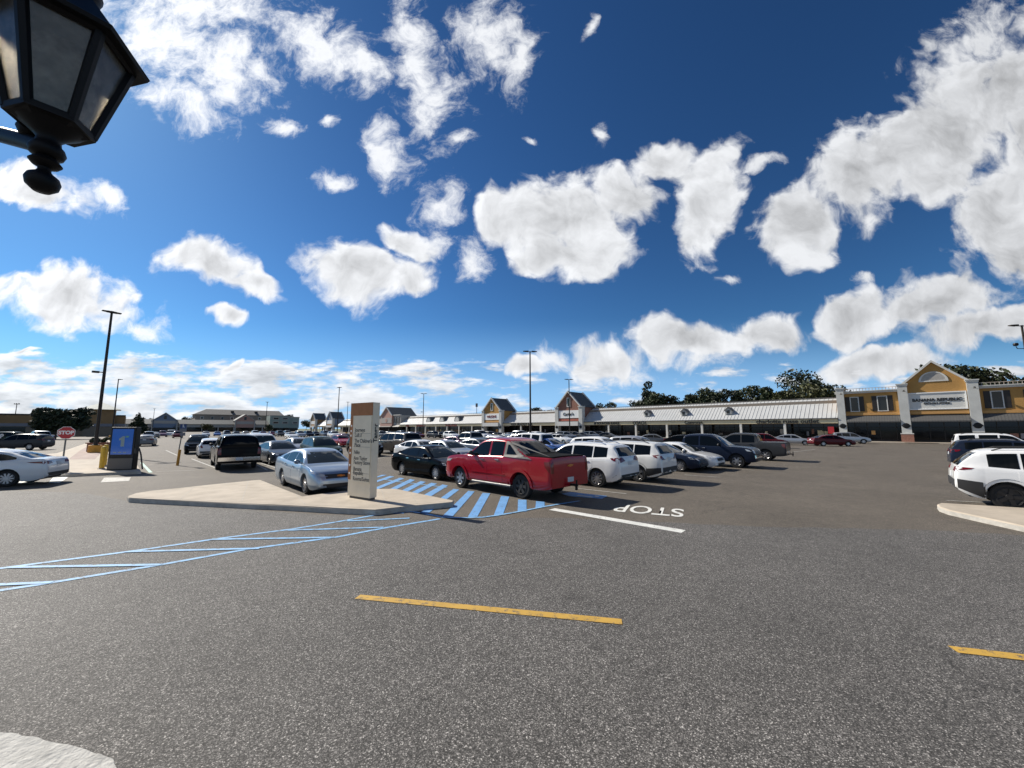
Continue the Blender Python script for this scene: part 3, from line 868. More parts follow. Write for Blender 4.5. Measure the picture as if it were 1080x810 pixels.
# ---- gable towers that stand between the rows
def gable_shop(s_c, hw, wall, label, sign, aw, seed, sign_m='sign white', let='letter black', name='gable_shop'):
    rt = front_root(name, s_c, label, 'building', 'gabled shop fronts of the mall')
    b = MB(); b.prism_y([(-hw, 4.4), (hw, 4.4), (hw, 8.7), (0, 12.8), (-hw, 8.7)], -1.2, 6.0); b.build('wall', M[wall], rt)
    b = MB(); b.prism_y([(-hw - .5, 8.55), (0, 13.2), (hw + .5, 8.55), (hw + .3, 8.3), (0, 12.78), (-hw - .3, 8.3)], -1.75, -1.205)
    b.prism_y([(-hw - .5, 8.55), (0, 13.2), (hw + .5, 8.55), (hw + .3, 8.3), (0, 12.78), (-hw - .3, 8.3)], 5.6, 6.2); b.build('raking_cornice', M['white trim'], rt)
    b = MB(); b.prism_y([(-hw - .4, 8.5), (0, 13.0), (hw + .4, 8.5), (hw + .3, 8.36), (0, 12.82), (-hw - .3, 8.36)], -1.2, 5.597); b.build('roof', M['slate roof'], rt)
    for x0 in (-hw - .75, hw - .45):
        b = MB(); b.box(x0, x0 + 1.2, -1.55, -.2, .14, 8.3); b.box(x0 - .15, x0 + 1.35, -1.7, -.15, 8.303, 8.6); b.build('pilaster', M['grey stucco'], rt)
    b = MB(); b.box(-.62, .62, -1.34, -1.203, 8.5, 11.2); wf = b.build('window', M['white trim'], rt)
    b = MB(); b.box(-.32, .32, -1.37, -1.345, 8.75, 10.95); b.build('pane', M['window glass'], wf)
    b = MB(); b.box(-hw + .55, hw - .55, -1.36, -1.203, 5.3, 7.5); sb_ = b.build('sign_board', M[sign_m], rt)
    if sign: lettering('shop_lettering', sign, 1.15, M[let], sb_, (0, -1.42, 6.4), TXT, ext=.03, bold=.02)
    b = MB(); b.box(-hw + .55, hw - .55, -1.30, -1.203, 4.5, 5.0); b.build('trim_band', M['red kerb' if seed == 21 else 'gold trim'], rt)
    b = MB(); b.prism_y([(-hw + .5, 3.1), (hw - .5, 3.1), (hw - .5, 4.3), (-hw + .5, 4.3)], -1.9, -1.2); b.build('awning', M['white awning'], rt)
    storefront(rt, -hw + .4, hw - .4, .5, 4.3, 1.5, seed)
    for x0 in (-hw - .15, hw + .15): medallion(rt, x0, 2.75, -1.555)
    return rt
gable_shop(-68.0, 4.1, 'rose brick' if 'rose brick' in M else 'brown brick', 'orange brick gabled shop front behind the second tall lamp post', "Carter's", None, 21)
gable_shop(-101.4, 4.4, 'gold stucco', 'gold stucco gabled shop front with small red lettering', 'WILSONS', None, 22, let='letter red')
gable_shop(-257.5, 5.0, 'blue siding', 'blue grey gabled shop front left of the tall sign pillar', '', None, 23)
gable_shop(-289.0, 4.6, 'tan stucco', 'tan and grey gabled shop front farthest left in the row of gables', '', None, 24)
# rose gable with two-storey wings
rg = front_root('rose_gabled_shop', -181.5, 'two storey grey shop with a small rose coloured gable, right of the tall sign pillar', 'building')
b = MB(); b.box(-18.5, -6.3, 0, 12, 3.6, 8.6); b.box(6.3, 13.2, 0, 12, 3.6, 8.6); b.box(-18.5, 13.2, 11, 12.01, .14, 3.6); b.build('wall', M['pale stucco'], rg)
b = MB(); b.prism_y([(-6.2, 3.4), (6.2, 3.4), (6.2, 8.9), (.6, 12.7), (-5, 8.9)], -.8, 11.8); b.build('gable_wall', M['rose stucco'], rg)
b = MB(); b.prism_y([(-5.6, 8.7), (.6, 13.1), (6.8, 8.7), (6.5, 8.5), (.6, 12.7), (-5.3, 8.5)], -1.3, -.803); b.build('raking_cornice', M['white trim'], rg)
b = MB(); b.prism_y([(-5.5, 8.7), (.6, 13.0), (6.7, 8.7), (6.5, 8.55), (.6, 12.75), (-5.3, 8.55)], -.8, 12.6); b.build('roof', M['slate roof'], rg)
b = MB(); b.box(-18.8, -6.0, -.4, .3, 8.603, 8.95); b.box(6.6, 13.5, -.4, .3, 8.603, 8.95); b.build('cornice', M['white trim'], rg)
for x0 in (-16, -11.5, 8.2, 11.0):
    double_window(rg, x0 - .7, x0 + .7, 4.8, 7.8, 0.0, .7)
b = MB(); b.box(-5, 6, -.9, -.803, 5.0, 7.6); sb_ = b.build('sign_board', M['pale stucco'], rg); b = MB(); b.lathe([(0, -1.0), (.9, -1.0), (.9, -.903)], 20, (.6, 0, 6.3), 'y'); b.build('round_emblem', M['rose stucco'], sb_)
awning(rg, -18, -6.5, 3.0, 3.9, 'awning', rib=1.0); awning(rg, -5, 6, 3.0, 3.9, 'awning', d0=-1.6, rib=1.0); awning(rg, 6.8, 13, 3.0, 3.9, 'awning', rib=1.0)
storefront(rg, -18, 13, .8, 3.5, 2.4, 31)

# ------------------------------------------------------------------ return wing far left (faces us, in its own shade)
WROT = math.atan2(GA.y, GA.x)
def wing_root(name, a, bb, label, cat, group=None):
    return tag(empty(name, GA * a + GB * bb, WROT), label, cat, group)
wl = wing_root('long_low_shop_row', 46, 350, 'long low grey roofed shop row across the far side of the lot', 'building')
b = MB(); b.box(-60, 50, 0, 14, 3.2, 5.6); b.box(-60, 50, 13, 14.01, .0, 3.2); b.build('wall', M['pale stucco'], wl)
b = MB(); b.prism_y([(0, 0), (1, 0), (1, .01)], 0, .01); b = MB()
b.add([(-60, -1, 5.4), (50, -1, 5.4), (50, 6, 8.6), (-60, 6, 8.6), (50, 14.2, 5.5), (-60, 14.2, 5.5)], [(0, 1, 2, 3), (3, 2, 4, 5), (0, 3, 5), (1, 4, 2)]); b.build('roof', M['slate roof'], wl)
b = MB(); b.box(-60, 50, 2.4, 2.5, .1, 3.3); b.build('shop_window', M['store glass'], wl)
for i in range(12):
    b = MB(); b.box(-57 + i * 9.2, -56.4 + i * 9.2, -.3, .2, 0, 3.3); b.build('column', M['pale stucco'], wl)
def wing_gable(a, hw, z0, zt, wall, label, d=-2.0):
    rt = wing_root('gabled_shop', a, 350, label, 'building', 'gabled fronts of the far shop row')
    b = MB(); b.prism_y([(-hw, 3.0), (hw, 3.0), (hw, z0), (0, zt), (-hw, z0)], d, 9); b.build('wall', M[wall], rt)
    b = MB(); b.prism_y([(-hw - .7, z0 - .3), (0, zt + .5), (hw + .7, z0 - .3), (hw + .4, z0 - .6), (0, zt - .1), (-hw - .4, z0 - .6)], d - .6, d - .005); b.build('raking_cornice', M['pale stucco'], rt)
    b = MB(); b.prism_y([(-hw - .6, z0 - .3), (0, zt + .4), (hw + .6, z0 - .3), (hw + .5, z0 - .5), (0, zt + .05), (-hw - .5, z0 - .5)], d, 9); b.build('roof', M['slate roof'], rt)
    b = MB(); b.box(-hw + .8, hw - .8, d - .2, d - .005, 5.6, 7.6); b.build('sign_board', M['pale stucco'], rt)
    b = MB(); b.box(-.7, .7, d - .15, d - .004, 8.6, 11); b.build('window', M['window glass'], rt)
    for x0 in (-hw - .4, hw - .4):
        b = MB(); b.box(x0, x0 + .8, d - .3, d + .5, 0, z0 - .61); b.build('pilaster', M['pale stucco'], rt)
    b = MB(); b.box(-hw + .5, hw - .5, -.5, -.3, 0, 3.0); b.build('shop_window', M['store glass'], rt)
wing_gable(15.4, 6.2, 7.8, 12.6, 'blue siding', 'slate blue gabled shop front at the far left end of the far row')
wing_gable(60.3, 6.0, 8.4, 12.6, 'rose stucco', 'dull rose gabled shop front in front of the big shingle roofed block')
bk = wing_root('hotel_block', 62, 372, 'large taupe two storey block with a long shingle roof rising behind the far shop row', 'building')
b = MB(); b.box(-29, 29, 0, 20, 0, 13.0); b.build('wall', M['taupe stucco'], bk)
b = MB(); b.add([(-30, -1, 13), (30, -1, 13), (30, 21, 13), (-30, 21, 13), (-22, 9, 17.4), (28, 9, 17.4)], [(0, 1, 5, 4), (1, 2, 5), (2, 3, 4, 5), (3, 0, 4), (3, 2, 1, 0)]); b.build('roof', M['shingle roof'], bk)
for i in range(9):
    b = MB(); b.box(-26 + i * 6.2, -24 + i * 6.2, -.15, -.004, 9.2, 11.4); wdw = b.build('window', M['pale stucco'] if i % 3 else M['white trim'], bk)
    b = MB(); b.box(-25.7 + i * 6.2, -24.3 + i * 6.2, -.2, -.155, 9.5, 11.1); b.build('pane', M['window glass'], wdw)
for x in (-6, 10):
    b = MB(); b.box(x - 1, x + 1, 2.5, 5, 14.6, 16.2); b.build('roof_vent', M['black metal'], bk)
sg = wing_root('sage_shop_block', 86.5, 350, 'sage green clapboard two storey shop with white framed windows', 'building')
b = MB(); b.box(-10, 4, -1.5, 12, 2.8, 12.2); b.box(4.003, 11, -.8, 12, 2.8, 11.4); b.build('wall', M['sage siding'], sg)
b = MB(); b.box(-10.3, 4.3, -1.9, -.9, 12.203, 12.7); b.box(4.303, 11.3, -1.2, -.3, 11.403, 11.8); b.build('cornice', M['pale stucco'], sg)
for x0, z0 in ((-8, 9.3), (-1.5, 9.3), (-8, 6.0), (-1.5, 6.0), (6, 6.0)):
    b = MB(); b.box(x0, x0 + 4.2, -1.7, -1.503, z0, z0 + 1.9) if x0 < 4 else b.box(x0, x0 + 4.2, -1.0, -.803, z0, z0 + 1.9); wdw = b.build('window', M['pale stucco'], sg)
    yy = -1.75 if x0 < 4 else -1.05
    b = MB(); b.box(x0 + .5, x0 + 3.7, yy, yy + .045, z0 + .4, z0 + 1.5); b.build('pane', M['window glass'], wdw)
b = MB(); b.box(-9.5, 10.5, -.6, -.3, 0, 2.8); b.build('shop_window', M['store glass'], sg)

# ---- tan block with hipped tower, near left
tb = wing_root('tan_shop_block', -6, 170, 'tan stucco shop block with a hipped pale green tower roof, behind the tall lamp post', 'building')
b = MB(); b.box(-60, -4.3, 0, 22, 3.75, 6.2); b.box(2.0, 4.2, 0, 22, 3.75, 6.3); b.box(-4.297, 1.997, -1.2, 6, 3.75, 8.0); b.build('wall', M['tan stucco'], tb)
b = MB(); b.box(-60, 4.2, .05, 22, 0, 2.9); b.box(-4.3, 2, -1.15, .045, 0, 2.9); b.build('lower_wall', M['tan base'], tb)
b = MB(); b.box(-60, 4.3, -.3, 22, 2.903, 3.745); b.box(-4.5, 2.2, -1.4, -.303, 2.903, 3.745); b.build('canopy_band', M['grey band'], tb)
b = MB(); b.add([(-5.4, -2.3, 8.0), (3.1, -2.3, 8.0), (3.1, 7, 8.0), (-5.4, 7, 8.0), (-1.15, 2.35, 10.3)], [(0, 1, 4), (1, 2, 4), (2, 3, 4), (3, 0, 4), (3, 2, 1, 0)]); b.build('tower_roof', M['green roof'], tb)
b = MB(); b.box(-60, -4.5, -.15, -.004, 5.95, 6.35); b.box(2.2, 4.3, -.15, -.004, 6.05, 6.45); b.build('cornice', M['shutter'], tb)
for i in range(6):
    b = MB(); b.box(-56 + i * 9, -51 + i * 9, -.02, .045, .2, 2.7); b.build('shop_window', M['store glass'], tb)

# ------------------------------------------------------------------ trees
def crown_mesh(name, blobs, n, size, m, seed, drop=0.0):
    r = random.Random(seed); b = MB()
    tot = sum(q[3] ** 2 * q[4] for q in blobs)
    for (x, y, z, rr, rz) in blobs:
        k = int(2.3 * n * rr * rr * rz / tot)
        for _ in range(k):
            while True:
                p = Vector((r.uniform(-1, 1), r.uniform(-1, 1), r.uniform(-1, 1)))
                if .25 < p.length < 1: break
            if mn.noise(Vector((p.x * rr + x, p.y * rr + y, p.z * rz + z)) * .9) < -.26: continue
            c = Vector((x + p.x * rr, y + p.y * rr, z + p.z * rz))
            q = Vector((r.gauss(0, 1), r.gauss(0, 1), r.gauss(0, 1))).normalized()
            t = q.orthogonal().normalized(); u = q.cross(t); s_ = size * r.uniform(.55, 1.35)
            b.add([c - t * s_, c + u * s_ * .5, c + t * s_, c - u * s_ * .5], [(0, 1, 2, 3)])
    return b.mesh(name, M[m])
def tree(loc, h, blobs, n, size, m, seed, label, group=None, trunk=.28, name='tree', rz=0.0, cat='tree'):
    o = empty(name, loc, rz); tag(o, label, cat, group)
    b = MB(); r = random.Random(seed)
    top = max(q[2] for q in blobs)
    pts = [(0, 0, -.1)] + [(r.uniform(-.25, .25), r.uniform(-.25, .25), top * k) for k in (.3, .6, .95)]
    b.path(pts, [trunk, trunk * .8, trunk * .55, trunk * .15], 8)
    for q in blobs:
        st_ = Vector((pts[1][0], pts[1][1], max(.8, min(q[2] - q[3] * .6, top * .75))))
        b.tube(st_, (q[0], q[1], q[2] + q[4] * .3), trunk * .35, trunk * .08, 6)
    b.build('trunk', M['bark'], o)
    c = bpy.data.objects.new('crown', crown_mesh('crown', blobs, n, size, m, seed)); COL.objects.link(c); c.parent = o
    return o
def behind(px, py, A):
    r = ray(px, py); t = A / (r[0] * GA.x + r[1] * GA.y)
    return Vector((r[0] * t, r[1] * t, 0)), EYE + r[2] * t
def wood(px, py, A, width, m, seed, label, kind='round', n=1500, group='trees behind the shops'):
    p, h = behind(px, py, A)
    r = random.Random(seed); bl = []
    wr = width / 2
    if kind == 'pine':
        for i in range(16):
            f = r.uniform(.34, 1.0); ang = r.uniform(0, 6.28); d = wr * (1.15 - f) * r.uniform(.2, 1.2)
            bl.append((math.cos(ang) * d, math.sin(ang) * d, h * f - wr * .25, wr * r.uniform(.28, .5), wr * r.uniform(.2, .36)))
    else:
        for i in range(15):
            f = r.uniform(.3, .9); ang = r.uniform(0, 6.28); d = wr * r.uniform(.1, .75)
            bl.append((math.cos(ang) * d, math.sin(ang) * d, h * f, wr * r.uniform(.36, .6), wr * r.uniform(.32, .5)))
        bl.append((0, 0, h - wr * .36, wr * .45, wr * .36))
    return tree(p, h, bl, n, .42, m, seed, label, group, .3)
r_ = random.Random(77); bl_ = []
for i in range(46):
    px = 672 + i * 4.6 + r_.uniform(-2, 2)
    py = (421 if px < 690 else 418 if px < 800 else 414) + r_.uniform(-3, 3)
    p_, h_ = behind(px, py, 126 + r_.uniform(-3, 3))
    bl_ += [(p_.x, p_.y, h_ - 2.4, 2.4, 1.9), (p_.x + r_.uniform(-1, 1), p_.y + r_.uniform(-1, 1), h_ - 5.0, 2.6, 2.2)]
tw = bpy.data.objects.new('woodland', crown_mesh('woodland', bl_, 9000, .42, 'leaf dark', 78)); COL.objects.link(tw)
tag(tw, 'dense low band of dark woodland filling in behind the metal arcade roof', 'woodland', kind='stuff')
wood(683, 402.5, 118, 8.0, 'leaf dark', 1, 'tall ragged tree with an open crown, over the metal roof left of the others', 'pine', 1500)
wood(690, 415, 114, 8, 'leaf mid', 2, 'low bushy tree at the foot of the tall ragged one', n=1100)
wood(707, 416, 120, 7, 'leaf dark', 3, 'short dark tree right of the tall ragged one', n=1000)
wood(667, 422, 118, 7, 'leaf dark', 4, 'small low tree at the left edge of the wood above the roof', n=900)
wood(727, 415.5, 122, 8, 'leaf dark', 5, 'slim dark tree in the dip of the tree line', 'pine', 1000)
wood(745, 408.5, 124, 11, 'leaf mid', 6, 'wide mid green tree left of centre in the tree line behind the arcade', n=1700)
wood(763, 410, 120, 8, 'leaf dark', 7, 'dark rounded tree between the wide tree and the pointed one', n=1200)
wood(778, 409.5, 128, 9, 'leaf dark', 8, 'dark tree rising left of the narrow gap in the tree line', 'pine', 1300)
wood(793, 406, 124, 9, 'leaf mid', 9, 'rounded green tree just left of the pointed tree', n=1400)
wood(809, 406.5, 118, 6.5, 'leaf mid', 10, 'pointed tree alone left of the biggest tree', 'pine', 1300)
wood(842, 392.5, 128, 15, 'leaf dark', 12, 'biggest tree, tall and open, over the right end of the metal roof', n=2600)
wood(859, 398, 122, 9, 'leaf dark', 13, 'upright dark tree against the right side of the biggest tree', 'pine', 1500)
wood(868, 408, 112, 10, 'leaf olive', 14, 'olive green bushy tree beside the gold block', n=1500)
wood(826, 412, 112, 7, 'leaf olive', 15, 'low olive tree under the biggest tree', n=1000)
wood(883, 405.5, 130, 8, 'leaf dark', 16, 'dark tree peeping over the left pilaster of the gold block', n=900)
wood(1012, 384, 108, 11, 'leaf dark', 17, 'broad dark tree rising behind the right slope of the wide gable', n=2200)
wood(1030, 391, 112, 10, 'leaf dark', 18, 'dark tree sloping down right of the wide gable', n=1800)
wood(1068, 396, 110, 9, 'leaf dark', 19, 'dark tree tip over the roof rail at the right edge', n=900)
wood(645, 423.5, 122, 8, 'leaf dark', 20, 'dark tree right behind the orange brick gable', n=1200)
wood(632, 425, 126, 7, 'leaf dark', 21, 'dark tree touching the orange brick gable roof', n=1000)
wood(566, 430, 130, 9, 'leaf dark', 22, 'dark tree behind the low row left of the orange gable', n=1200)
wood(579, 432, 132, 6, 'leaf dark', 23, 'small dark tree left of the orange gable', n=700)
wood(428, 436.5, 150, 8, 'leaf dark', 24, 'far dark tree top right of the rose gable', n=600)
# wide dark tree by the tan block, and others on that side
def lot_tree(px, pyb, pyt, Y, width, m, seed, label, n=2000, kind='round', size=.3, name='tree', group=None):
    p = atY(px, 452, Y); p.z = 0
    h = atY(px, pyt, Y).z; r = random.Random(seed); wr = width / 2; bl = []
    if kind == 'cone':
        for i in range(12):
            f = i / 12; bl.append((0, 0, h * (.12 + .86 * f), wr * (1.05 - f), h * .09))
    else:
        for i in range(16):
            ang = r.uniform(0, 6.28); d = wr * r.uniform(.15, .8)
            bl.append((math.cos(ang) * d, math.sin(ang) * d, h * r.uniform(.38, .84), wr * r.uniform(.28, .45), h * r.uniform(.14, .2)))
    return tree(p, h, bl, n, size, m, seed, label, group, .25, name)
lot_tree(59, 463, 427.5, 84, 11.0, 'leaf dark', 40, 'wide spreading dark tree in front of the tan shop block', 4200, size=.34)
lot_tree(145, 458, 434, 150, 7.5, 'leaf dark', 41, 'dark cone shaped conifer right of the blue screen kiosk', 1500, 'cone', .4, 'conifer')
for i, (px, pyt, wd, lb) in enumerate(((182, 447, 7, 'small round tree before the slate blue gable'), (219, 446.5, 7, 'small reddish brown round tree before the big shingle roofed block'), (283, 447.5, 6, 'small round tree before the sage green shop'))):
    lot_tree(px, 458, pyt, 265, wd, 'leaf mid' if i != 1 else 'leaf olive', 50 + i, lb, 500, size=.5, group='small trees along the far shop row')
for i, (px, pyt, lb) in enumerate(((156, 441, 'far off tree over the low roof right of the conifer'), (196, 439, 'far off tree left of the big shingle roofed block'), (204, 440.5, 'far off tree against the left end of the big shingle roofed block'), (148, 440, 'far off tree just behind the conifer'), (332, 441.5, 'far off tree between the two grey gables'), (323, 442, 'far off tree left of the tan and grey gable'), (304, 436, 'far off tree above the sage green shop'))):
    lot_tree(px, 455, pyt, 390, 13, 'leaf dark', 60 + i, lb, 500, size=.8, group='far off trees over the roofs')

# ------------------------------------------------------------------ lamp posts
def lamp_post(px_top, py_top, label, h=13.3, mid=False, rot=0.0, base=True, heads=2, arm=.9, mcam=False):
    r = ray(px_top, py_top); t = (h - EYE) / r[2]
    p = Vector((r[0] * t, r[1] * t, 0))
    o = tag(empty('lamp_post', p, rot), label, 'lamp post', 'lamp posts of the parking lot')
    b = MB(); b.tube((0, 0, .8), (0, 0, h), .14, .085, 12); b.box(-.22, .22, -.22, .22, .8, .86); b.build('pole', M['dark bronze'], o, 40)
    if base:
        b = MB(); b.lathe([(0, .8), (.42, .8), (.46, .76), (.47, 0)], 20); b.build('concrete_base', M['orange base'], o, 40)
    for k in range(heads):
        sx = 1 if k == 0 else -1
        b = MB(); b.box(min(sx * .08, sx * arm), max(sx * .08, sx * arm), -.04, .04, h - .12, h - .04)
        b.add([(sx * (arm - .45), -.2, h - .1), (sx * (arm + .3), -.17, h - .06), (sx * (arm + .3), .17, h - .06), (sx * (arm - .45), .2, h - .1),
               (sx * (arm - .45), -.2, h + .06), (sx * (arm + .3), -.15, h + .02), (sx * (arm + .3), .15, h + .02), (sx * (arm - .45), .2, h + .06)],
              [(0, 1, 2, 3), (4, 5, 6, 7), (0, 1, 5, 4), (1, 2, 6, 5), (2, 3, 7, 6), (3, 0, 4, 7)])
        b.build('lamp_head', M['dark bronze'], o)
    if mid:
        b = MB(); b.box(-.7, -.09, -.05, .05, h * .56, h * .56 + .08); b.box(-.8, -.35, -.13, .13, h * .56 - .06, h * .56 + .12); b.build('flood_lamp', M['dark bronze'], o)
    if mcam:
        b = MB(); b.path([(-.09, 0, h - 2.55), (-.85, 0, h - 2.55), (-.95, 0, h - 2.3)], .035, 6); b.lathe([(0, .28), (.16, .24), (.22, .1), (.15, -.06), (0, -.08)], 12, (-.95, 0, h - 2.2)); b.build('security_camera', M['black metal'], o, 40)
    return o
lamp_post(118, 329, 'tall dark lamp post on an orange base beside the blue screen kiosk', mid=True, rot=R(60), heads=2, arm=.35)
lamp_post(125, 400, 'slim lamp post further back, between the kiosk post and the conifer', heads=1, arm=.4, rot=R(30))
lamp_post(358, 408.5, 'thin lamp post just left of the tall sign pillar, before the blue grey gable', arm=.35)
lamp_post(367, 424, 'faint far lamp post nearest the left edge of the sign pillar', arm=.4)
lamp_post(447, 415, 'lamp post with a small side lamp in front of the row with arched dormers', mid=True, arm=.7)
lamp_post(559, 370.5, 'tallest seeming lamp post, in front of the row between the two gables', arm=.7, rot=R(10))
lamp_post(600, 400, 'lamp post standing in front of the orange brick gable', arm=.7, rot=R(10))
lamp_post(1077.5, 343, 'lamp post with a security camera at the right edge', arm=1.0, mcam=True, rot=R(0))
lamp_post(282, 424, 'far lamp post over the shingle roof left of the sage shop', arm=.4)
lamp_post(163, 431, 'far lamp post right of the conifer', arm=.4)
def mast(px, pyt, Y, label, name='mast', top='bar'):
    p = atY(px, 452, Y); h = atY(px, pyt, Y).z
    o = tag(empty(name, (p.x, Y, 0)), label, name.replace('_', ' '))
    b = MB(); b.tube((0, 0, 0), (0, 0, h), .16, .10, 8); b.build('pole', M['bark' if top == 'bar' else 'grey band'], o)
    b = MB()
    if top == 'bar':
        b.box(-1.1, 1.1, -.08, .08, h - .35, h - .15)
        for x in (-1, -.3, .5, 1): b.box(x - .06, x + .06, -.06, .06, h - .145, h + .12)
        b.build('cross_arm', M['bark'], o)
    else:
        b.box(-.45, .45, -.45, .45, h - 1.6, h); b.build('antenna', M['grey band'], o)
mast(14, 425.5, 150, 'wooden utility pole with a cross arm above the tan block at the far left', 'utility_pole')
mast(502.5, 425.5, 175, 'slim grey mast with a box top behind the low row left of the gold gable', 'antenna_mast', 'box')

# ------------------------------------------------------------------ tall sign pillar on the island
c_l, c_m, c_r = G(366.3, 524.6, IH), G(389.6, 528.2, IH), G(394.2, 525.3, IH)
fx = (c_m - c_l); wd_ = fx.length; ang = math.atan2(fx.y, fx.x)
hgt = atY(390.3, 424.2, c_m.y).z - IH
sp_ = tag(empty('directory_sign', (c_l.x, c_l.y, IH), ang), 'tall cream and rust directory pillar with dark shop names, standing on the traffic island', 'sign')
dp = .25
b = MB(); b.box(.05, wd_ - .04, .04, dp - .02, 0, .07); b.build('plinth', M['sign grey text'], sp_)
b = MB(); b.box(.0, wd_, 0, dp, .07, .55); b.box(wd_ - .0, wd_, 0, dp, .55, .551); b.box(.17, wd_, 0, dp, .553, hgt)
b.build('pillar_body', M['sign cream'], sp_)
b = MB(); b.box(.0, .168, .02, dp - .02, .556, hgt); b.box(.0, wd_ + .0, -.02, -.003, hgt - .40, hgt); b.box(.0, .15, -.02, -.003, .56, hgt - .403); b.build('rust_panel', M['sign rust'], sp_)
b = MB(); b.box(.153, wd_ - .03, -.024, -.021 + .018, .50, hgt - .405); pn = b.build('name_panel', M['sign cream'], sp_)
b = MB()
for z in (.78, 1.58, 2.0): b.box(.22, wd_ - .05, -.0275, -.0245, z, z + .006)
b.build('panel_joint', M['sign grey text'], sp_)
for i, (tx, z) in enumerate((('Journeys', 2.44), ('Loft //', 2.24), ('The Children\u2019s', 2.03), ('Place', 1.87), ('Nike', 1.60), ('Ann Taylor', 1.38), ('Factory Store', 1.22), ('Banana', .98), ('Republic', .83), ('Rooms/Suites', .62))):
    zz = .55 + (z - .55) * (hgt - .55) / 3.05 * 1.04
    lettering('name_lettering', tx, .165, M['sign grey text'], pn, (.27, -.027, zz), TXT, ext=.001, align='LEFT', sx=.86, bold=.003)
b = MB()
for z in (2.60, 2.40, 2.22, 1.76, 1.56, 1.10, .80): b.lathe([(0, -.014), (.028, -.010), (.034, 0)], 12, (.075, -.021, .55 + (z - .55) * (hgt - .55) / 3.05 * 1.04), 'y')
b.build('white_stud', M['sign white'], sp_)
t_ = lettering('side_lettering', 'Tanger', .20, M['letter black'], sp_, (wd_ + .004, dp / 2, hgt * .68), (R(90), R(-90), R(90)), ext=.001, sx=1.0, bold=.006)

# ------------------------------------------------------------------ stop sign, parking sign, kiosk, bollards
def facing(loc):       # rotation that turns local -y towards a spot
    return math.atan2(loc.y, loc.x) - R(90)
p = G(65.0, 496, .13)
ss = tag(empty('stop_sign', (p.x, p.y, .13), R(38)), 'red octagonal stop sign on a grey post behind the white sedan', 'stop sign')
top = atY(69, 449.5, p.y).z - .13
b = MB(); b.tube((0, 0, 0), (0, 0, top - .1), .035, .035, 8); b.build('post', M['galvanised'], ss)
ro = .345; oc = [(ro * math.cos(R(22.5 + 45 * i)), top - ro + ro * math.sin(R(22.5 + 45 * i))) for i in range(8)]
oci = [(ro * .93 * math.cos(R(22.5 + 45 * i)), top - ro + ro * .93 * math.sin(R(22.5 + 45 * i))) for i in range(8)]
b = MB(); b.prism_y(oc, -.062, -.055, 0); sg_ = b.build('sign_plate', M['sign white'], ss)
b = MB(); b.prism_y(oci, -.067, -.0625, 0); b.build('red_face', M['sign red'], sg_)
lettering('stop_lettering', 'STOP', .255, M['sign white'], sg_, (0, -.069, top - ro), TXT, ext=.001, sx=.9, bold=.012)

p = G(187, 491); top = atY(192, 447, p.y).z
hs = tag(empty('parking_sign', (p.x, p.y, 0), R(40)), 'small dark parking sign on a leaning post with a yellow sleeve, beside the black pickup', 'parking sign')
b = MB(); b.tube((0, 0, .9), (.12, 0, top), .03, .03, 8); b.build('post', M['galvanised'], hs)
b = MB(); b.tube((0, 0, 0), (.05, 0, .98), .075, .075, 12); b.build('yellow_sleeve', M['orange base'], hs, 40)
b = MB(); b.box(-.06, .28, -.05, -.04, top - .52, top); pl_ = b.build('sign_plate', M['grey band'], hs)
b = MB(); b.box(-.04, .26, -.056, -.0505, top - .30, top - .03); b.build('blue_face', M['sign blue'], pl_)
b = MB(); b.lathe([(0, -.06), (.035, -.06), (.035, -.0565)], 10, (.10, 0, top - .08), 'y'); b.box(.08, .12, -.0605, -.0565, top - .22, top - .125); b.box(.12, .19, -.0605, -.0565, top - .22, top - .185); b.build('symbol', M['sign white'], pl_)
b = MB(); b.box(-.02, .24, -.055, -.045, top - .75, top - .55); b.build('lower_plate', M['grey band'], hs)

kL, kR = G(112, 496, .13), G(137, 494.6, .13)
fx = kR - kL; kw = 1.12
kang = math.atan2(fx.y, fx.x)
kh = atY(126, 450.5, kL.y).z - .13
kz = tag(empty('charging_kiosk', (kL.x, kL.y, .13), R(12)), 'black car charging kiosk with a lit blue screen showing a pale numeral, between yellow bollards', 'kiosk')
kw = 25 / FPX * kL.y * .90
b = MB(); b.box(0, kw, 0, .38, 0, kh); kb_ = b.build('cabinet', M['black metal'], kz)
bv = kb_.modifiers.new('b', 'BEVEL'); bv.width = .03; bv.segments = 3
b = MB(); b.box(.02, kw - .02, -.022, -.003, .05, kh * .27); b.build('base_panel', M['grey plastic'], kz)
b = MB(); b.box(.10, kw - .10, -.012, -.003, kh * .36, kh - .10); sc_ = b.build('screen', M['lit screen'], kz)
cx_ = kw / 2; zc_ = kh * .68; q_ = .72
b = MB(); b.prism_y([(cx_ + q_ * u_, zc_ + q_ * v_) for u_, v_ in ((-.08, -.42), (.14, -.42), (.14, .34), (.02, .34), (-.20, .16), (-.20, .02), (-.08, .05))], -.0155, -.0125); b.build('screen_numeral', M['screen grey'], sc_)
b = MB(); b.prism_y([(cx_ + .13, zc_ + .26), (cx_ + .30, zc_ + .26), (cx_ + .26, zc_ + .17), (cx_ + .13, zc_ + .17)], -.0155, -.0125); b.build('screen_leaf', M['screen green'], sc_)
b = MB()
for k in range(3): b.box(.22 + k * .22, .36 + k * .22, -.0155, -.0125, kh * .40, kh * .42)
b.build('screen_caption', M['screen grey'], sc_)
b = MB(); b.path([(kw + .02, .1, kh * .46), (kw + .22, .0, kh * .5), (kw + .36, -.05, kh * .36), (kw + .46, -.05, kh * .12), (kw + .50, -.05, .02)], .035, 8); b.box(kw, kw + .1, .0, .2, kh * .38, kh * .5); b.build('charging_cable', M['black plastic'], kz)
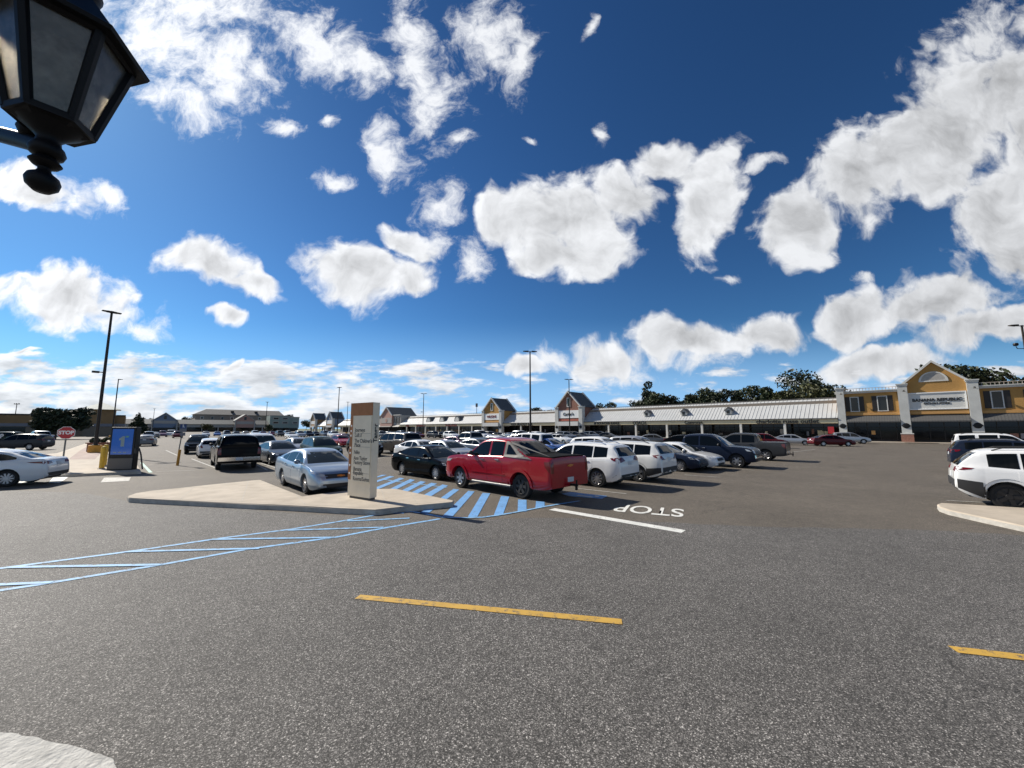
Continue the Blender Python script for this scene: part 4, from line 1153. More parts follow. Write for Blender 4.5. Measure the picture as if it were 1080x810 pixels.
def bollard(px, py, label, h=1.15):
    p = G(px, py, .13)
    o = tag(empty('bollard', (p.x, p.y, .13)), label, 'bollard', 'yellow bollards round the kiosk')
    b = MB(); b.lathe([(0, h), (.07, h - .01), (.105, h - .05), (.11, h - .12), (.11, 0)], 16); b.build('post', M['yellow paint'], o, 40)
    b = MB(); b.lathe([(.16, .0), (.16, .03), (.11, .05)], 16); b.build('collar', M['concrete'], o, 40)
bollard(107, 494.5, 'yellow bollard at the front left of the blue screen kiosk', 1.2)
bollard(109.5, 491.5, 'yellow bollard close behind the front left one by the kiosk', 1.25)
bollard(139, 494, 'yellow bollard with the black cable beside it, right of the kiosk', 1.15)
# barrier rail near the orange lamp base
p = G(106, 476, .13)
bd = tag(empty('planter_box', (p.x, p.y, .13), R(40)), 'dull reddish low planter box with a shrub behind the orange lamp base', 'planter')
b = MB(); b.prism_z([(-.9, -.35), (.9, -.35), (.9, .35), (-.9, .35)], 0, .75); b.box(-1, 1, -.45, .45, .753, .85); b.build('box', M['brown brick'], bd)
c = bpy.data.objects.new('shrub', crown_mesh('shrub', [(-.45, 0, 1.0, .4, .3), (.4, 0, 1.0, .45, .35)], 500, .10, 'leaf mid', 5)); COL.objects.link(c); c.parent = bd
# red sale placard by the shops
p = FP(-9.6, -1.2, .14)
rs = tag(empty('sale_placard', p, FROT), 'small red sale placard on the shop walk left of the first pilaster', 'placard')
b = MB(); b.tube((0, 0, 0), (0, 0, 1.5), .03, .03, 8); b.lathe([(.02, .03), (.28, .03), (.28, 0), (0, 0)], 16); b.build('stand', M['black metal'], rs)
b = MB(); b.box(-.42, .42, -.05, -.03, 1.25, 2.5); b.build('board', M['sign red'], rs)

# ------------------------------------------------------------------ lantern overhead, upper left
LY = 0.92
lb = atY(45, 191, LY)
ln = tag(empty('wall_lantern', lb), 'black six sided street lantern on an iron bracket, close overhead at the upper left', 'lantern')
b = MB()        # finial, collar, bowl
b.lathe([(0, -.030), (.016, -.028), (.029, -.015), (.032, .0), (.028, .012), (.016, .022), (.012, .028), (.012, .036), (.024, .042), (.030, .050), (.024, .058), (.018, .064),
         (.030, .070), (.034, .082), (.030, .094), (.024, .100), (.022, .115), (.030, .125), (.046, .140), (.058, .150)], 28)
b.build('finial', M['lamp black'], ln, 60)
zb_, zt_, rb_, rt_ = .165, .405, .072, .130
b = MB(); b.lathe([(.056, .146), (.070, .155), (rb_ + .008, zb_ - .012), (rb_ + .010, zb_), (rb_ - .006, zb_)], 6, phase=R(PH := -12)); b.build('base_pan', M['lamp black'], ln)
hexp = lambda r, z, k: Vector((r * math.cos(R(PH + 60 * k)), r * math.sin(R(PH + 60 * k)), z))
b = MB()
for k in range(6):
    b.tube(hexp(rb_, zb_ - .004, k), hexp(rt_, zt_ + .004, k), .0105, .0125, 6)
    b.tube(hexp(rt_, zt_, k), hexp(rt_, zt_, k + 1), .012, .012, 6); b.tube(hexp(rb_, zb_, k), hexp(rb_, zb_, k + 1), .009, .009, 6)
b.build('frame', M['lamp black'], ln)
for k in range(6):
    b = MB(); q = [hexp(rb_ * .985, zb_, k), hexp(rb_ * .985, zb_, k + 1), hexp(rt_ * .985, zt_, k + 1), hexp(rt_ * .985, zt_, k)]
    n_ = (q[1] - q[0]).cross(q[3] - q[0]).normalized() * .003
    b.add(q + [v - n_ for v in q], [(0, 1, 2, 3), (7, 6, 5, 4), (0, 4, 5, 1), (1, 5, 6, 2), (2, 6, 7, 3), (3, 7, 4, 0)]); b.build('pane', M['dusty pane'], ln)
b = MB(); b.lathe([(rt_ - .02, zt_ - .004), (rt_ + .035, zt_ - .006), (rt_ + .040, zt_ + .004), (rt_ + .030, zt_ + .012), (.075, zt_ + .115), (.050, zt_ + .125), (.048, zt_ + .150)], 6, phase=R(PH)); b.build('hood', M['lamp black'], ln)
b = MB(); b.lathe([(.040, zt_ + .12), (.055, zt_ + .15), (.060, zt_ + .165), (.045, zt_ + .185), (.02, zt_ + .20), (.014, zt_ + .23), (.024, zt_ + .245), (.014, zt_ + .262), (0, zt_ + .27)], 24); b.build('cap', M['lamp black'], ln, 60)
b = MB(); b.lathe([(0, zb_ + .02), (.045, zb_ + .03), (.062, zb_ + .08), (.070, zb_ + .15), (.060, zb_ + .20), (.03, zb_ + .225), (0, zb_ + .23)], 24); b.build('bulb_globe', M['bulb glass'], ln, 60)
b = MB(); b.path([(.012, 0, .085), (-.10, .03, .135), (-.30, .09, .215), (-.62, .18, .27)], [.021, .021, .021, .022], 12)
b.lathe([(0, -.026), (.018, -.02), (.026, 0), (.018, .02), (0, .026)], 16, (-.082, .022, .162)); b.build('bracket_arm', M['lamp black'], ln, 60)
b = MB(); b.path([(-.62, .18, -lb.z), (-.62, .18, .35)], [.07, .05], 16); b.lathe([(.12, 0), (.12, .12), (.09, .2), (.07, .3)], 16, (-.62, .18, -lb.z)); b.build('post', M['lamp black'], ln, 40)
b = MB(); b.tube((-.075, .02, .15), (-.088, .024, .165), .006, .006, 8); b.tube((-.092, .02, .165), (-.084, .03, .165), .009, .009, 8); b.build('thumb_screw', M['lamp black'], ln)

# ------------------------------------------------------------------ cars
def pchip(pts):
    pts = sorted(pts); xs = [p[0] for p in pts]; ys = [p[1] for p in pts]; n = len(xs)
    d = [(ys[i + 1] - ys[i]) / (xs[i + 1] - xs[i]) for i in range(n - 1)]
    m = [d[0]] + [0 if d[i - 1] * d[i] <= 0 else 2 * d[i - 1] * d[i] / (d[i - 1] + d[i]) for i in range(1, n - 1)] + [d[-1]]
    def f(x):
        if x <= xs[0]: return ys[0]
        if x >= xs[-1]: return ys[-1]
        i = 0
        while x > xs[i + 1]: i += 1
        h = xs[i + 1] - xs[i]; t = (x - xs[i]) / h
        return ((1 + 2 * t) * (1 - t) ** 2 * ys[i] + t * (1 - t) ** 2 * h * m[i] + t * t * (3 - 2 * t) * ys[i + 1] + t * t * (t - 1) * h * m[i + 1])
    return f
PAINT = mat('car paint', (.5, .5, .5), .3)          # replaced on every car by its own paint

class Car:
    def __init__(s, sp, detail=2):
        s.sp = sp; s.detail = detail
        L, W = sp['L'], sp['W']; s.L, s.W = L, W
        s.xf = L / 2 - sp['fo']; s.xr = s.xf - sp['wb']; s.wr = sp['wr']; s.zc = sp.get('zc', .2)
        s.belt = pchip(sp['belt']); s.roofc = pchip(sp['roof']); s.rx = (min(p[0] for p in sp['roof']), max(p[0] for p in sp['roof']))
        s.tum = sp.get('tum', .42); s.parts = []
        s.cf, s.df, s.cr, s.dr = sp.get('plan', (.24, .75, .13, .45))
        s.make_body()
    def half(s, x):
        h = s.W / 2; L = s.L
        t = (x - (L / 2 - s.df)) / s.df
        if t > 0: return h * (1 - s.cf * (1 - math.sqrt(max(0, 1 - min(1, t) ** 2))))
        t = (-L / 2 + s.dr - x) / s.dr
        if t > 0: return h * (1 - s.cr * (1 - math.sqrt(max(0, 1 - min(1, t) ** 2))))
        return h
    def roof(s, x):
        b = s.belt(x) + .018
        return b if x <= s.rx[0] or x >= s.rx[1] else max(b, s.roofc(x))
    def base(s, x):
        z = s.zc; L = s.L
        t = (x - (L / 2 - .45)) / .45
        if t > 0: z += t * t * s.sp.get('fup', .10)
        t = (-L / 2 + .55 - x) / .55
        if t > 0: z += t * t * s.sp.get('rup', .16)
        return z
    def low(s, x):
        z = s.base(x); ra = s.wr + s.sp.get('gap', .055)
        for xw in (s.xf, s.xr):
            if abs(x - xw) < ra:
                z = max(z, s.wr + math.sqrt(ra * ra - (x - xw) ** 2))
        return z
    def section(s, x):
        w_, zl, zb, zr = s.half(x), s.low(x), s.belt(x), s.roof(x)
        zl = min(zl, zb - .06); z0 = s.base(x)
        def bul(z):
            t = max(0, min(1, (z - z0) / max(.1, zb - z0)))
            T = s.sp.get('bul', ((0, -.075), (.10, -.03), (.28, -.004), (.5, 0), (.70, -.006), (.76, -.012), (.92, -.030), (1, -.062)))
            for (a, p), (b_, q) in zip(T, T[1:]):
                if t <= b_: return p + (q - p) * (t - a) / (b_ - a)
            return T[-1][1]
        pts = [(w_ + bul(zl) - .14, zl)]
        for f in (0, .10, .28, .5, .70, .76, .92, 1):
            z = zl + (zb - zl) * f; pts.append((w_ + bul(z), z))
        yb = w_ - .075; hh = zr - zb
        for f in (.06, .35, .65, .86):
            z = zb + hh * f; pts.append((yb - s.tum * (z - zb) - .02 * f * min(1, hh / .3), z))
        yt = pts[-1][0]; k = min(1, hh / .25)
        pts.append((yt - .035 - .02 * k, zb + hh * .955)); pts.append((yt - .13 - .03 * k, zr)); pts.append((yt * .5, zr + .012 + .012 * k)); pts.append((0, zr + .018 + .014 * k))
        return pts
    def make_body(s):
        L = s.L; step = {0: .34, 1: .2, 2: .11}[s.detail]
        xs = [-L / 2 + i * L / int(L / step) for i in range(int(L / step) + 1)]
        xs += [-L / 2 + .02, -L / 2 + .06, -L / 2 + .14, L / 2 - .02, L / 2 - .06, L / 2 - .14]
        xs += [p[0] for p in s.sp['belt']] + [p[0] for p in s.sp['roof']]
        ra = s.wr + s.sp.get('gap', .055)
        fr = (.9995, .97, .88, .72, .5, .25, 0) if s.detail else (.9995, .85, .5, 0)
        for xw in (s.xf, s.xr):
            xs = [x for x in xs if abs(x - xw) > ra + .03]
            xs += [xw + k * ra * q for k in (-1, 1) for q in (1.0005,) + fr]
        xs = sorted(set(round(x, 4) for x in xs if -L / 2 - 1e-6 <= x <= L / 2 + 1e-6))
        xs = [x for i, x in enumerate(xs) if i == 0 or x - xs[i - 1] > .0006]
        bm = bmesh.new(); rows = []
        for x in xs:
            p = s.section(x)
            ring = [bm.verts.new((x, -y, z)) for y, z in p[:-1]] + [bm.verts.new((x, 0, p[-1][1]))] + [bm.verts.new((x, y, z)) for y, z in reversed(p[:-1])]
            rows.append(ring)
        n = len(rows[0]); np_ = (n + 1) // 2
        gl = []
        for a, b_ in zip(rows, rows[1:]):
            xm = (a[0].co.x + b_[0].co.x) / 2
            for i in range(n - 1):
                f = bm.faces.new((a[i], b_[i], b_[i + 1], a[i + 1]))
                j = i if i < np_ - 1 else n - 2 - i
                if s.detail == 0 and s.glass_face(xm, j): f.material_index = 1
        bm.faces.new(rows[0]); bm.faces.new(list(reversed(rows[-1])))
        bmesh.ops.recalc_face_normals(bm, faces=bm.faces)
        s.bvh = BVHTree.FromBMesh(bm)
        me = bpy.data.meshes.new('body'); bm.to_mesh(me); bm.free()
        me.materials.append(PAINT); me.materials.append(M['car glass'])
        me.shade_smooth(); me.set_sharp_from_angle(angle=R(38))
        s.parts.append(('body', me, -1, None))
        u = MB(); L2 = L / 2
        u.box(-L2 + .25, L2 - .25, -s.W / 2 + .12, s.W / 2 - .12, s.zc + .03, s.zc + .22)
        u.box(s.xr - s.wr - .1, s.xr + s.wr + .1, -s.W / 2 + .27, s.W / 2 - .27, s.zc, s.wr * 2 + .02); u.box(s.xf - s.wr - .1, s.xf + s.wr + .1, -s.W / 2 + .27, s.W / 2 - .27, s.zc, s.wr * 2 + .02)
        s.parts.append(('underbody', u.mesh('underbody', M['black plastic']), -1, None))
    def glass_face(s, x, j):
        zb, zr = s.belt(x), s.roof(x)
        if zr - zb < .16: return False
        sl = (s.roof(x + .12) - s.roof(x - .12)) / .24
        if abs(sl) > .45 and j >= 12: return True
        return j in (9, 10, 11) and zr - zb > .26 and any(a < x < b for a, b in s.sp['panes'])
    def hit(s, o, d, off):
        h = s.bvh.ray_cast(Vector(o), Vector(d))
        if h[0] is None:
            h = s.bvh.find_nearest(Vector(o) + Vector(d) * 3)
        return h[0] - Vector(d) * off
    def patch(s, name, poly, axis, side=1, m='black plastic', off=.008, parent=-1, seam=0.0, lab=None, depth=.02, cut=.16):
        """lays a panel with the given outline on the body, seen along the axis"""
        if axis == 'side': mk = lambda p: ((p[0], side * 3, p[1]), (0, -side, 0))
        elif axis == 'front': mk = lambda p: ((L_, p[0] * side, p[1]), (-1, 0, 0))
        elif axis == 'rear': mk = lambda p: ((-L_, p[0] * side, p[1]), (1, 0, 0))
        else: mk = lambda p: ((p[0], p[1] * side, 4), (0, 0, -1))
        L_ = s.L / 2 + 3
        bm = bmesh.new(); vs = [bm.verts.new((p[0], p[1], 0)) for p in poly]
        f = bm.faces.new(vs)
        if seam:
            r_ = bmesh.ops.inset_region(bm, faces=[f], thickness=seam, use_even_offset=True)
            for q in r_['faces']: q.material_index = 1
        bmesh.ops.triangulate(bm, faces=bm.faces[:])
        for _ in range(5):
            es = [e for e in bm.edges if e.calc_length() > cut]
            if not es: break
            bmesh.ops.subdivide_edges(bm, edges=es, cuts=1)
            bmesh.ops.triangulate(bm, faces=[q for q in bm.faces if len(q.verts) > 3])
        bound = [e for e in bm.edges if e.is_boundary]
        org = {v: (v.co.x, v.co.y) for v in bm.verts}
        r_ = bmesh.ops.extrude_edge_only(bm, edges=bound)
        nv = [v for v in r_['geom'] if isinstance(v, bmesh.types.BMVert)]
        back = {v: (v.co.x, v.co.y) for v in nv}
        for v, p in org.items(): v.co = s.hit(*mk(p), off)
        for v, p in back.items(): v.co = s.hit(*mk(p), -depth)
        bmesh.ops.recalc_face_normals(bm, faces=bm.faces)
        me = bpy.data.meshes.new(name); bm.to_mesh(me); bm.free()
        d = Vector(mk((0, 0))[1])
        if len(me.polygons):
            tot = sum((p.normal * p.area for p in me.polygons if True), Vector())
            if tot.dot(d) > 0: me.flip_normals()
        me.materials.append(m if not isinstance(m, str) else M[m])
        if seam: me.materials.append(M['black plastic'])
        me.shade_smooth(); me.set_sharp_from_angle(angle=R(40))
        s.parts.append((name, me, parent, lab)); return len(s.parts) - 1
    def both(s, name, poly, axis, m, **k):
        for sd_ in (1, -1): s.patch(name, poly, axis, sd_, m, **k)
    def piece(s, name, mb, m, parent=-1, smooth=None, lab=None):
        me = mb.mesh(name, m if not isinstance(m, str) else M[m])
        if smooth: me.shade_smooth(); me.set_sharp_from_angle(angle=R(smooth))
        s.parts.append((name, me, parent, lab)); return len(s.parts) - 1
    def wheels(s):
        sp = s.sp; wr = s.wr; tw = sp.get('tw', .22); rr = wr * sp.get('rimr', .70)
        n = {0: 12, 1: 20, 2: 28}[s.detail]
        for xw in (s.xf, s.xr):
            for sd_ in (1, -1):
                y1 = sd_ * (s.half(xw) - .045); y0 = y1 - sd_ * tw
                b = MB(); b.lathe([(rr * .9, 0), (rr, .0), (rr + .02, .012), (wr - .03, .006), (wr, .035), (wr, tw - .03), (wr - .04, tw), (rr, tw)], n, (0, 0, 0), 'y')
                b.v = [(x + xw, y1 - sd_ * y, z + wr) for x, y, z in b.v]
                t = s.piece('wheel', b, 'tyre', smooth=35)
                rm = sp.get('rim_rear' if xw == s.xr else 'rim_front', sp.get('rim', 'alloy')); ns = sp.get('spokes', 10)
                b = MB(); b.lathe([(rr * 1.01, .004), (rr * .97, -.002), (rr * .9, .012), (rr * .88, .05)], n, (0, 0, 0), 'y')
                b.lathe([(0, -.0), (.07, .0), (.085, .02)], 12, (0, 0, 0), 'y')
                if s.detail:
                    for k in range(ns):
                        a = 2 * math.pi * k / ns; hw = (.030 if ns > 6 else .050)
                        ca, sa = math.cos(a), math.sin(a); r0, r1 = .06, rr * .93
                        q = [(r0, -hw * .8), (r1, -hw), (r1, hw), (r0, hw * .8)]
                        b.add([(u * ca - v_ * sa, .008, u * sa + v_ * ca) for u, v_ in q] + [(u * ca - v_ * sa, .04, u * sa + v_ * ca) for u, v_ in q],
                              [(0, 1, 2, 3), (0, 4, 5, 1), (1, 5, 6, 2), (2, 6, 7, 3), (3, 7, 4, 0)])
                    b.lathe([(0, .052), (rr * .93, .052)], n, (0, 0, 0), 'y', m=1)
                else:
                    b.lathe([(0, .02), (rr * .93, .03)], n, (0, 0, 0), 'y', m=0)
                b.v = [(x + xw, y1 - sd_ * y, z + wr) for x, y, z in b.v]
                me = b.mesh('rim', [M[rm], M['black plastic']]); s.parts.append(('rim', me, t, None))
    def glazing(s):
        sp = s.sp
        for (a, b_) in sp['panes']:
            n = 7
            bot = [(a + (b_ - a) * i / n, s.belt(a + (b_ - a) * i / n) + sp.get('wlo', .035)) for i in range(n + 1)]
            topp = [(x, max(s.roof(x) - sp.get('whi', .105), s.belt(x) + sp.get('wlo', .035) + .004)) for x, _ in bot]
            poly = bot + list(reversed(topp))
            cl = []
            for p in poly:
                if not cl or (Vector(p) - Vector(cl[-1])).length > .012: cl.append(p)
            s.both('side_window', cl, 'side', 'car glass', off=.006)
        z0, z1 = sp['ws']; wb_ = s.W / 2 - .10
        zb = s.belt(s.rx[1])
        y_ = lambda z: wb_ - s.tum * (z - zb) - .075
        s.patch('windshield', [(-y_(z0), z0), (y_(z0), z0), (y_((z0 + z1) / 2), (z0 + z1) / 2), (y_(z1) - .02, z1), (-y_(z1) + .02, z1), (-y_((z0 + z1) / 2), (z0 + z1) / 2)], 'front', 1, 'windscreen')
        if 'rw' in sp:
            z0, z1 = sp['rw']; zb = s.belt(s.rx[0]); k = sp.get('rwin', .10)
            y_ = lambda z: (s.half(s.rx[0]) - .10) - s.tum * (z - zb) - k
            s.patch('rear_window', [(-y_(z0), z0), (y_(z0), z0), (y_(z1) - .03, z1), (-y_(z1) + .03, z1)], 'rear', 1, 'car glass')
    def trim(s):
        sp = s.sp; h = s.W / 2
        F = lambda pts: [(p[0] * h, p[1]) for p in pts]
        s.both('headlight', F(sp['head']), 'front', 'clear lens', off=.010)
        s.both('taillight', F(sp['tail']), 'rear', 'red lens', off=.012)
        s.patch('grille', F(sp['grille']), 'front', 1, sp.get('grm', 'black plastic'))
        if 'grille2' in sp: s.patch('lower_grille', F(sp['grille2']), 'front', 1, 'black plastic')
        pz = sp.get('plz', .80)
        s.patch('licence_plate', [(-.16, pz - .075), (.16, pz - .075), (.16, pz + .075), (-.16, pz + .075)], 'rear', 1, 'plate', off=.016)
        if 'rbump' in sp: s.patch('rear_bumper', F(sp['rbump']), 'rear', 1, sp.get('rbm', 'black plastic'), off=.014)
        if sp.get('wrap', True):
            zs = [p[1] for p in sp['tail']]; z0, z1 = min(zs) + .02, max(zs) - .01; e = sp.get('twrap', .22)
            s.both('taillight', [(-s.L / 2 + .05, z0), (-s.L / 2 + .05, z1), (-s.L / 2 + .05 + e, z1 - .02), (-s.L / 2 + .05 + e * .8, (z0 + z1) / 2)], 'side', 'red lens', off=.010)
            zs = [p[1] for p in sp['head']]; z0, z1 = (min(zs) + max(zs)) / 2, max(zs)
            s.both('headlight', [(s.L / 2 - .16, z0), (s.L / 2 - .16, z1 - .01), (s.L / 2 - .52, z1 + .04), (s.L / 2 - .40, z0 + .02)], 'side', 'clear lens', off=.008)
        if 'fbump' in sp: s.patch('front_bumper', F(sp['fbump']), 'front', 1, sp.get('fbm', 'chrome'), off=.02)
        if s.detail < 2: return
        for (a, b_) in sp['doors']:
            zlo = lambda x: max(s.base(x) + .09, s.low(x) + .05)
            n = 8; xs = [a + (b_ - a) * i / n for i in range(n + 1)]
            poly = [(x, zlo(x)) for x in xs] + [(x, s.belt(x) - .015) for x in reversed(xs)]
            s.both('door', poly, 'side', PAINT, off=.004, seam=.022)
            hx = a + .16; hz = s.belt(hx) - .10
            s.both('door_handle', [(hx, hz - .016), (hx + .20, hz - .012), (hx + .20, hz + .016), (hx, hz + .016)], 'side', sp.get('hm', PAINT), off=.035)
        if sp.get('clad'):
            ra = s.wr + .06
            for xw in (s.xf, s.xr):
                out_ = [(xw + (ra + .075) * math.cos(R(t)), s.wr + (ra + .075) * math.sin(R(t))) for t in range(-8, 189, 14)]
                inn = [(xw + (ra + .004) * math.cos(R(t)), s.wr + (ra + .004) * math.sin(R(t))) for t in range(-8, 189, 14)]
                s.both('wheel_arch', out_ + inn[::-1], 'side', 'black plastic', off=.012, cut=.3)
            zt_ = sp.get('cladz', .66)
            xa, xb = -s.L / 2 + .05, s.xr - ra - .02
            s.both('rear_bumper', [(xa, s.base(xa) + .05), (xb, s.base(xb) + .02), (xb, zt_ - .06), (xa, zt_)], 'side', 'black plastic', off=.013)
            xa, xb = s.L / 2 - .06, s.xf + ra + .02
            s.both('front_bumper', [(xa, s.base(xa) + .05), (xb, s.base(xb) + .02), (xb, .50), (xa, .50)], 'side', 'black plastic', off=.013)
            x0, x1 = s.xr + ra + .03, s.xf - ra - .03
            s.both('sill_cladding', [(x0, s.zc + .01), (x1, s.zc + .01), (x1 - .02, s.zc + .16), (x0 + .02, s.zc + .16)], 'side', 'black plastic', off=.012)
        if sp.get('rails'):
            a, b_ = sp['rails']
            for sd_ in (1, -1):
                xs = [a + (b_ - a) * i / 8 for i in range(9)]
                yy = lambda x: s.section(x)[13][0] - .02
                b = MB(); b.path([(a, sd_ * yy(a), s.roof(a) - .01)] + [(x, sd_ * yy(x), s.roof(x) + .055) for x in xs[1:-1]] + [(b_, sd_ * yy(b_), s.roof(b_) - .01)], .018, 6)
                s.piece('roof_rail', b, sp.get('railm', 'black plastic'))
        mx = sp.get('mirx', s.rx[1] - .55); mz = s.belt(mx) + .12
        for sd_ in (1, -1):
            b = MB(); y0 = s.half(mx) - .09
            b.lathe([(0, -.07), (.055, -.06), (.085, -.01), (.09, .03), (.075, .06)], 10, (0, 0, 0), 'z')
            b.v = [(mx + z * .9, sd_ * (y0 + .15 + x * 1.25), mz + y * .95) for x, y, z in b.v]
            b.tube((mx, sd_ * (y0 - .03), mz - .05), (mx, sd_ * (y0 + .12), mz - .02), .022, .022, 6)
            s.piece('wing_mirror', b, sp.get('mirm', PAINT), smooth=50)
    def finish(s):
        s.wheels()
        if s.detail:
            s.glazing(); s.trim()
        else:
            sp = s.sp; h = s.W / 2
            s.both('headlight', [(p[0] * h, p[1]) for p in sp['head']], 'front', 'clear lens', off=.02, cut=.5)
            s.both('taillight', [(p[0] * h, p[1]) for p in sp['tail']], 'rear', 'red lens', off=.02, cut=.5)
        return s

def put_car(car, name, paint, loc, ang, label, cat='car', group=None, anchor=(0, 0), over=None):
    """links a car built from shared part meshes, painted in its own colour; anchor = the local spot that stands at loc"""
    ca, sa = math.cos(ang), math.sin(ang)
    o = tag(empty(name, (loc[0] - anchor[0] * ca + anchor[1] * sa, loc[1] - anchor[0] * sa - anchor[1] * ca, 0.004), ang), label, cat, group)
    obs = []
    for (pn_, me, par, lab) in car.parts:
        q = bpy.data.objects.new(pn_, me); COL.objects.link(q); q.parent = o if par < 0 else obs[par]
        if lab: q['label'] = lab
        obs.append(q)
        for i, mm in enumerate(me.materials):
            if mm is PAINT:
                q.material_slots[i].link = 'OBJECT'; q.material_slots[i].material = PAINTS[paint]
            elif over and mm and mm.name in over:
                q.material_slots[i].link = 'OBJECT'; q.material_slots[i].material = M[over[mm.name]]
    return o

H1 = [(.50, .62), (.93, .66), (.97, .76), (.62, .72)]
SEDAN = dict(L=4.85, W=1.84, wb=2.80, fo=.95, wr=.325, zc=.19,
    belt=[(-2.425, .60), (-2.40, .78), (-2.34, .98), (-2.24, 1.045), (-1.8, 1.055), (-1.2, 1.0), (-.2, .955), (.75, .93), (1.0, .945), (1.5, .89), (1.95, .80), (2.2, .72), (2.36, .62), (2.425, .50)],
    roof=[(-1.95, 1.06), (-1.55, 1.22), (-1.1, 1.375), (-.5, 1.455), (-.05, 1.465), (.25, 1.44), (.75, 1.22), (1.22, .945)], tum=.42,
    panes=[(-1.50, -.98), (-.92, -.10), (-.02, .92)], ws=(.985, 1.385), rw=(1.10, 1.35), doors=[(-1.02, -.10), (-.06, .95)],
    head=[(.55, .60), (.90, .62), (.965, .74), (.90, .76), (.60, .69)], tail=[(.52, .80), (.93, .78), (.975, .95), (.90, .99), (.55, .94)],
    grille=[(-.50, .52), (.50, .52), (.55, .66), (-.55, .66)], grille2=[(-.62, .27), (.62, .27), (.55, .40), (-.55, .40)], plz=.86, mirx=.78, hm='chrome')
IMPALA = dict(SEDAN, L=5.11, W=1.86, wb=2.84, fo=1.0, wr=.335,
    belt=[(-2.555, .62), (-2.53, .85), (-2.46, 1.03), (-2.36, 1.09), (-1.9, 1.10), (-1.2, 1.04), (-.2, .99), (.85, .965), (1.1, .985), (1.7, .94), (2.15, .85), (2.38, .76), (2.50, .63), (2.555, .50)],
    roof=[(-2.0, 1.11), (-1.55, 1.28), (-1.05, 1.42), (-.45, 1.49), (.0, 1.495), (.35, 1.46), (.85, 1.24), (1.33, .985)], panes=[(-1.52, -.98), (-.92, -.05), (.03, 1.02)], ws=(1.03, 1.41), rw=(1.15, 1.38),
    doors=[(-1.0, -.06), (-.02, 1.05)], head=[(.56, .66), (.88, .66), (.965, .79), (.90, .81), (.60, .74)], tail=[(.50, .84), (.92, .82), (.97, 1.0), (.9, 1.04), (.52, .99)],
    grille=[(-.54, .58), (.54, .58), (.58, .72), (-.58, .72)], grille2=[(-.60, .28), (.60, .28), (.66, .40), (-.66, .40)], grm='black plastic', mirx=.88, spokes=10)
RAV = dict(L=4.60, W=1.85, wb=2.66, fo=.93, wr=.355, zc=.24, rup=.2, plan=(.22, .7, .13, .5),
    belt=[(-2.30, .66), (-2.28, .95), (-2.22, 1.12), (-1.9, 1.16), (-1.2, 1.12), (-.2, 1.07), (.75, 1.04), (1.0, 1.05), (1.5, 1.01), (1.9, .93), (2.12, .84), (2.25, .70), (2.30, .55)],
    roof=[(-2.24, 1.14), (-2.12, 1.34), (-1.92, 1.60), (-1.75, 1.645), (-1.1, 1.69), (-.4, 1.71), (.05, 1.69), (.35, 1.63), (.8, 1.36), (1.20, 1.06)], tum=.33,
    panes=[(-1.72, -1.12), (-1.06, -.14), (-.06, .92)], ws=(1.11, 1.60), rw=(1.22, 1.55), rwin=.02, doors=[(-1.10, -.14), (-.10, .95)],
    head=[(.58, .74), (.92, .80), (.965, .90), (.66, .84)], tail=[(.40, 1.05), (.92, .98), (.975, 1.04), (.96, 1.18), (.58, 1.19)], twrap=.36,
    grille=[(-.5, .62), (.5, .62), (.58, .78), (-.58, .78)], grille2=[(-.6, .32), (.6, .32), (.66, .50), (-.66, .50)], rbump=[(-.97, .42), (.97, .42), (.96, .54), (-.96, .54)], plz=.95, mirx=.75, clad=False, rails=(-1.6, .15), railm='chrome', spokes=10, rim='alloy')
SUB = dict(RAV, L=4.75, W=1.86, wb=2.74, clad=True, panes=[(-1.85, -1.12), (-1.06, -.12), (-.04, .95)], rails=(-1.75, .2), railm='black plastic',
    belt=[(-2.375, .66), (-2.35, .95), (-2.29, 1.12), (-1.9, 1.15), (-1.2, 1.11), (-.2, 1.06), (.75, 1.04), (1.0, 1.05), (1.5, 1.02), (1.95, .94), (2.2, .84), (2.33, .70), (2.375, .55)],
    roof=[(-2.31, 1.13), (-2.18, 1.36), (-1.98, 1.62), (-1.8, 1.66), (-1.1, 1.70), (-.4, 1.71), (.05, 1.69), (.35, 1.63), (.8, 1.36), (1.22, 1.06)],
    tail=[(.50, .98), (.93, .98), (.975, 1.08), (.96, 1.20), (.80, 1.16)], rbump=[(-.975, .42), (.975, .42), (.97, .66), (-.97, .66)], plz=1.0, spokes=5)
JEEP = dict(RAV, cladz=.80, L=4.62, W=1.86, wb=2.70, wr=.37, clad=True, rim='dark alloy', spokes=5, zc=.27, rup=.26,
    belt=[(-2.31, .70), (-2.29, .96), (-2.22, 1.14), (-1.9, 1.17), (-1.2, 1.13), (-.2, 1.08), (.75, 1.05), (1.0, 1.07), (1.5, 1.04), (1.95, .98), (2.16, .88), (2.27, .74), (2.31, .55)],
    roof=[(-2.24, 1.15), (-2.05, 1.36), (-1.72, 1.62), (-1.5, 1.665), (-1.0, 1.69), (-.4, 1.70), (.05, 1.68), (.35, 1.62), (.8, 1.36), (1.20, 1.08)],
    panes=[(-1.62, -1.06), (-1.0, -.10), (-.02, .92)], rw=(1.20, 1.58), tail=[(.52, 1.03), (.93, 1.02), (.975, 1.10), (.97, 1.17), (.55, 1.15)], rbump=[(-.97, .50), (.97, .50), (.96, .78), (-.96, .78)], plz=.90, rails=(-1.5, .15), railm='black plastic')
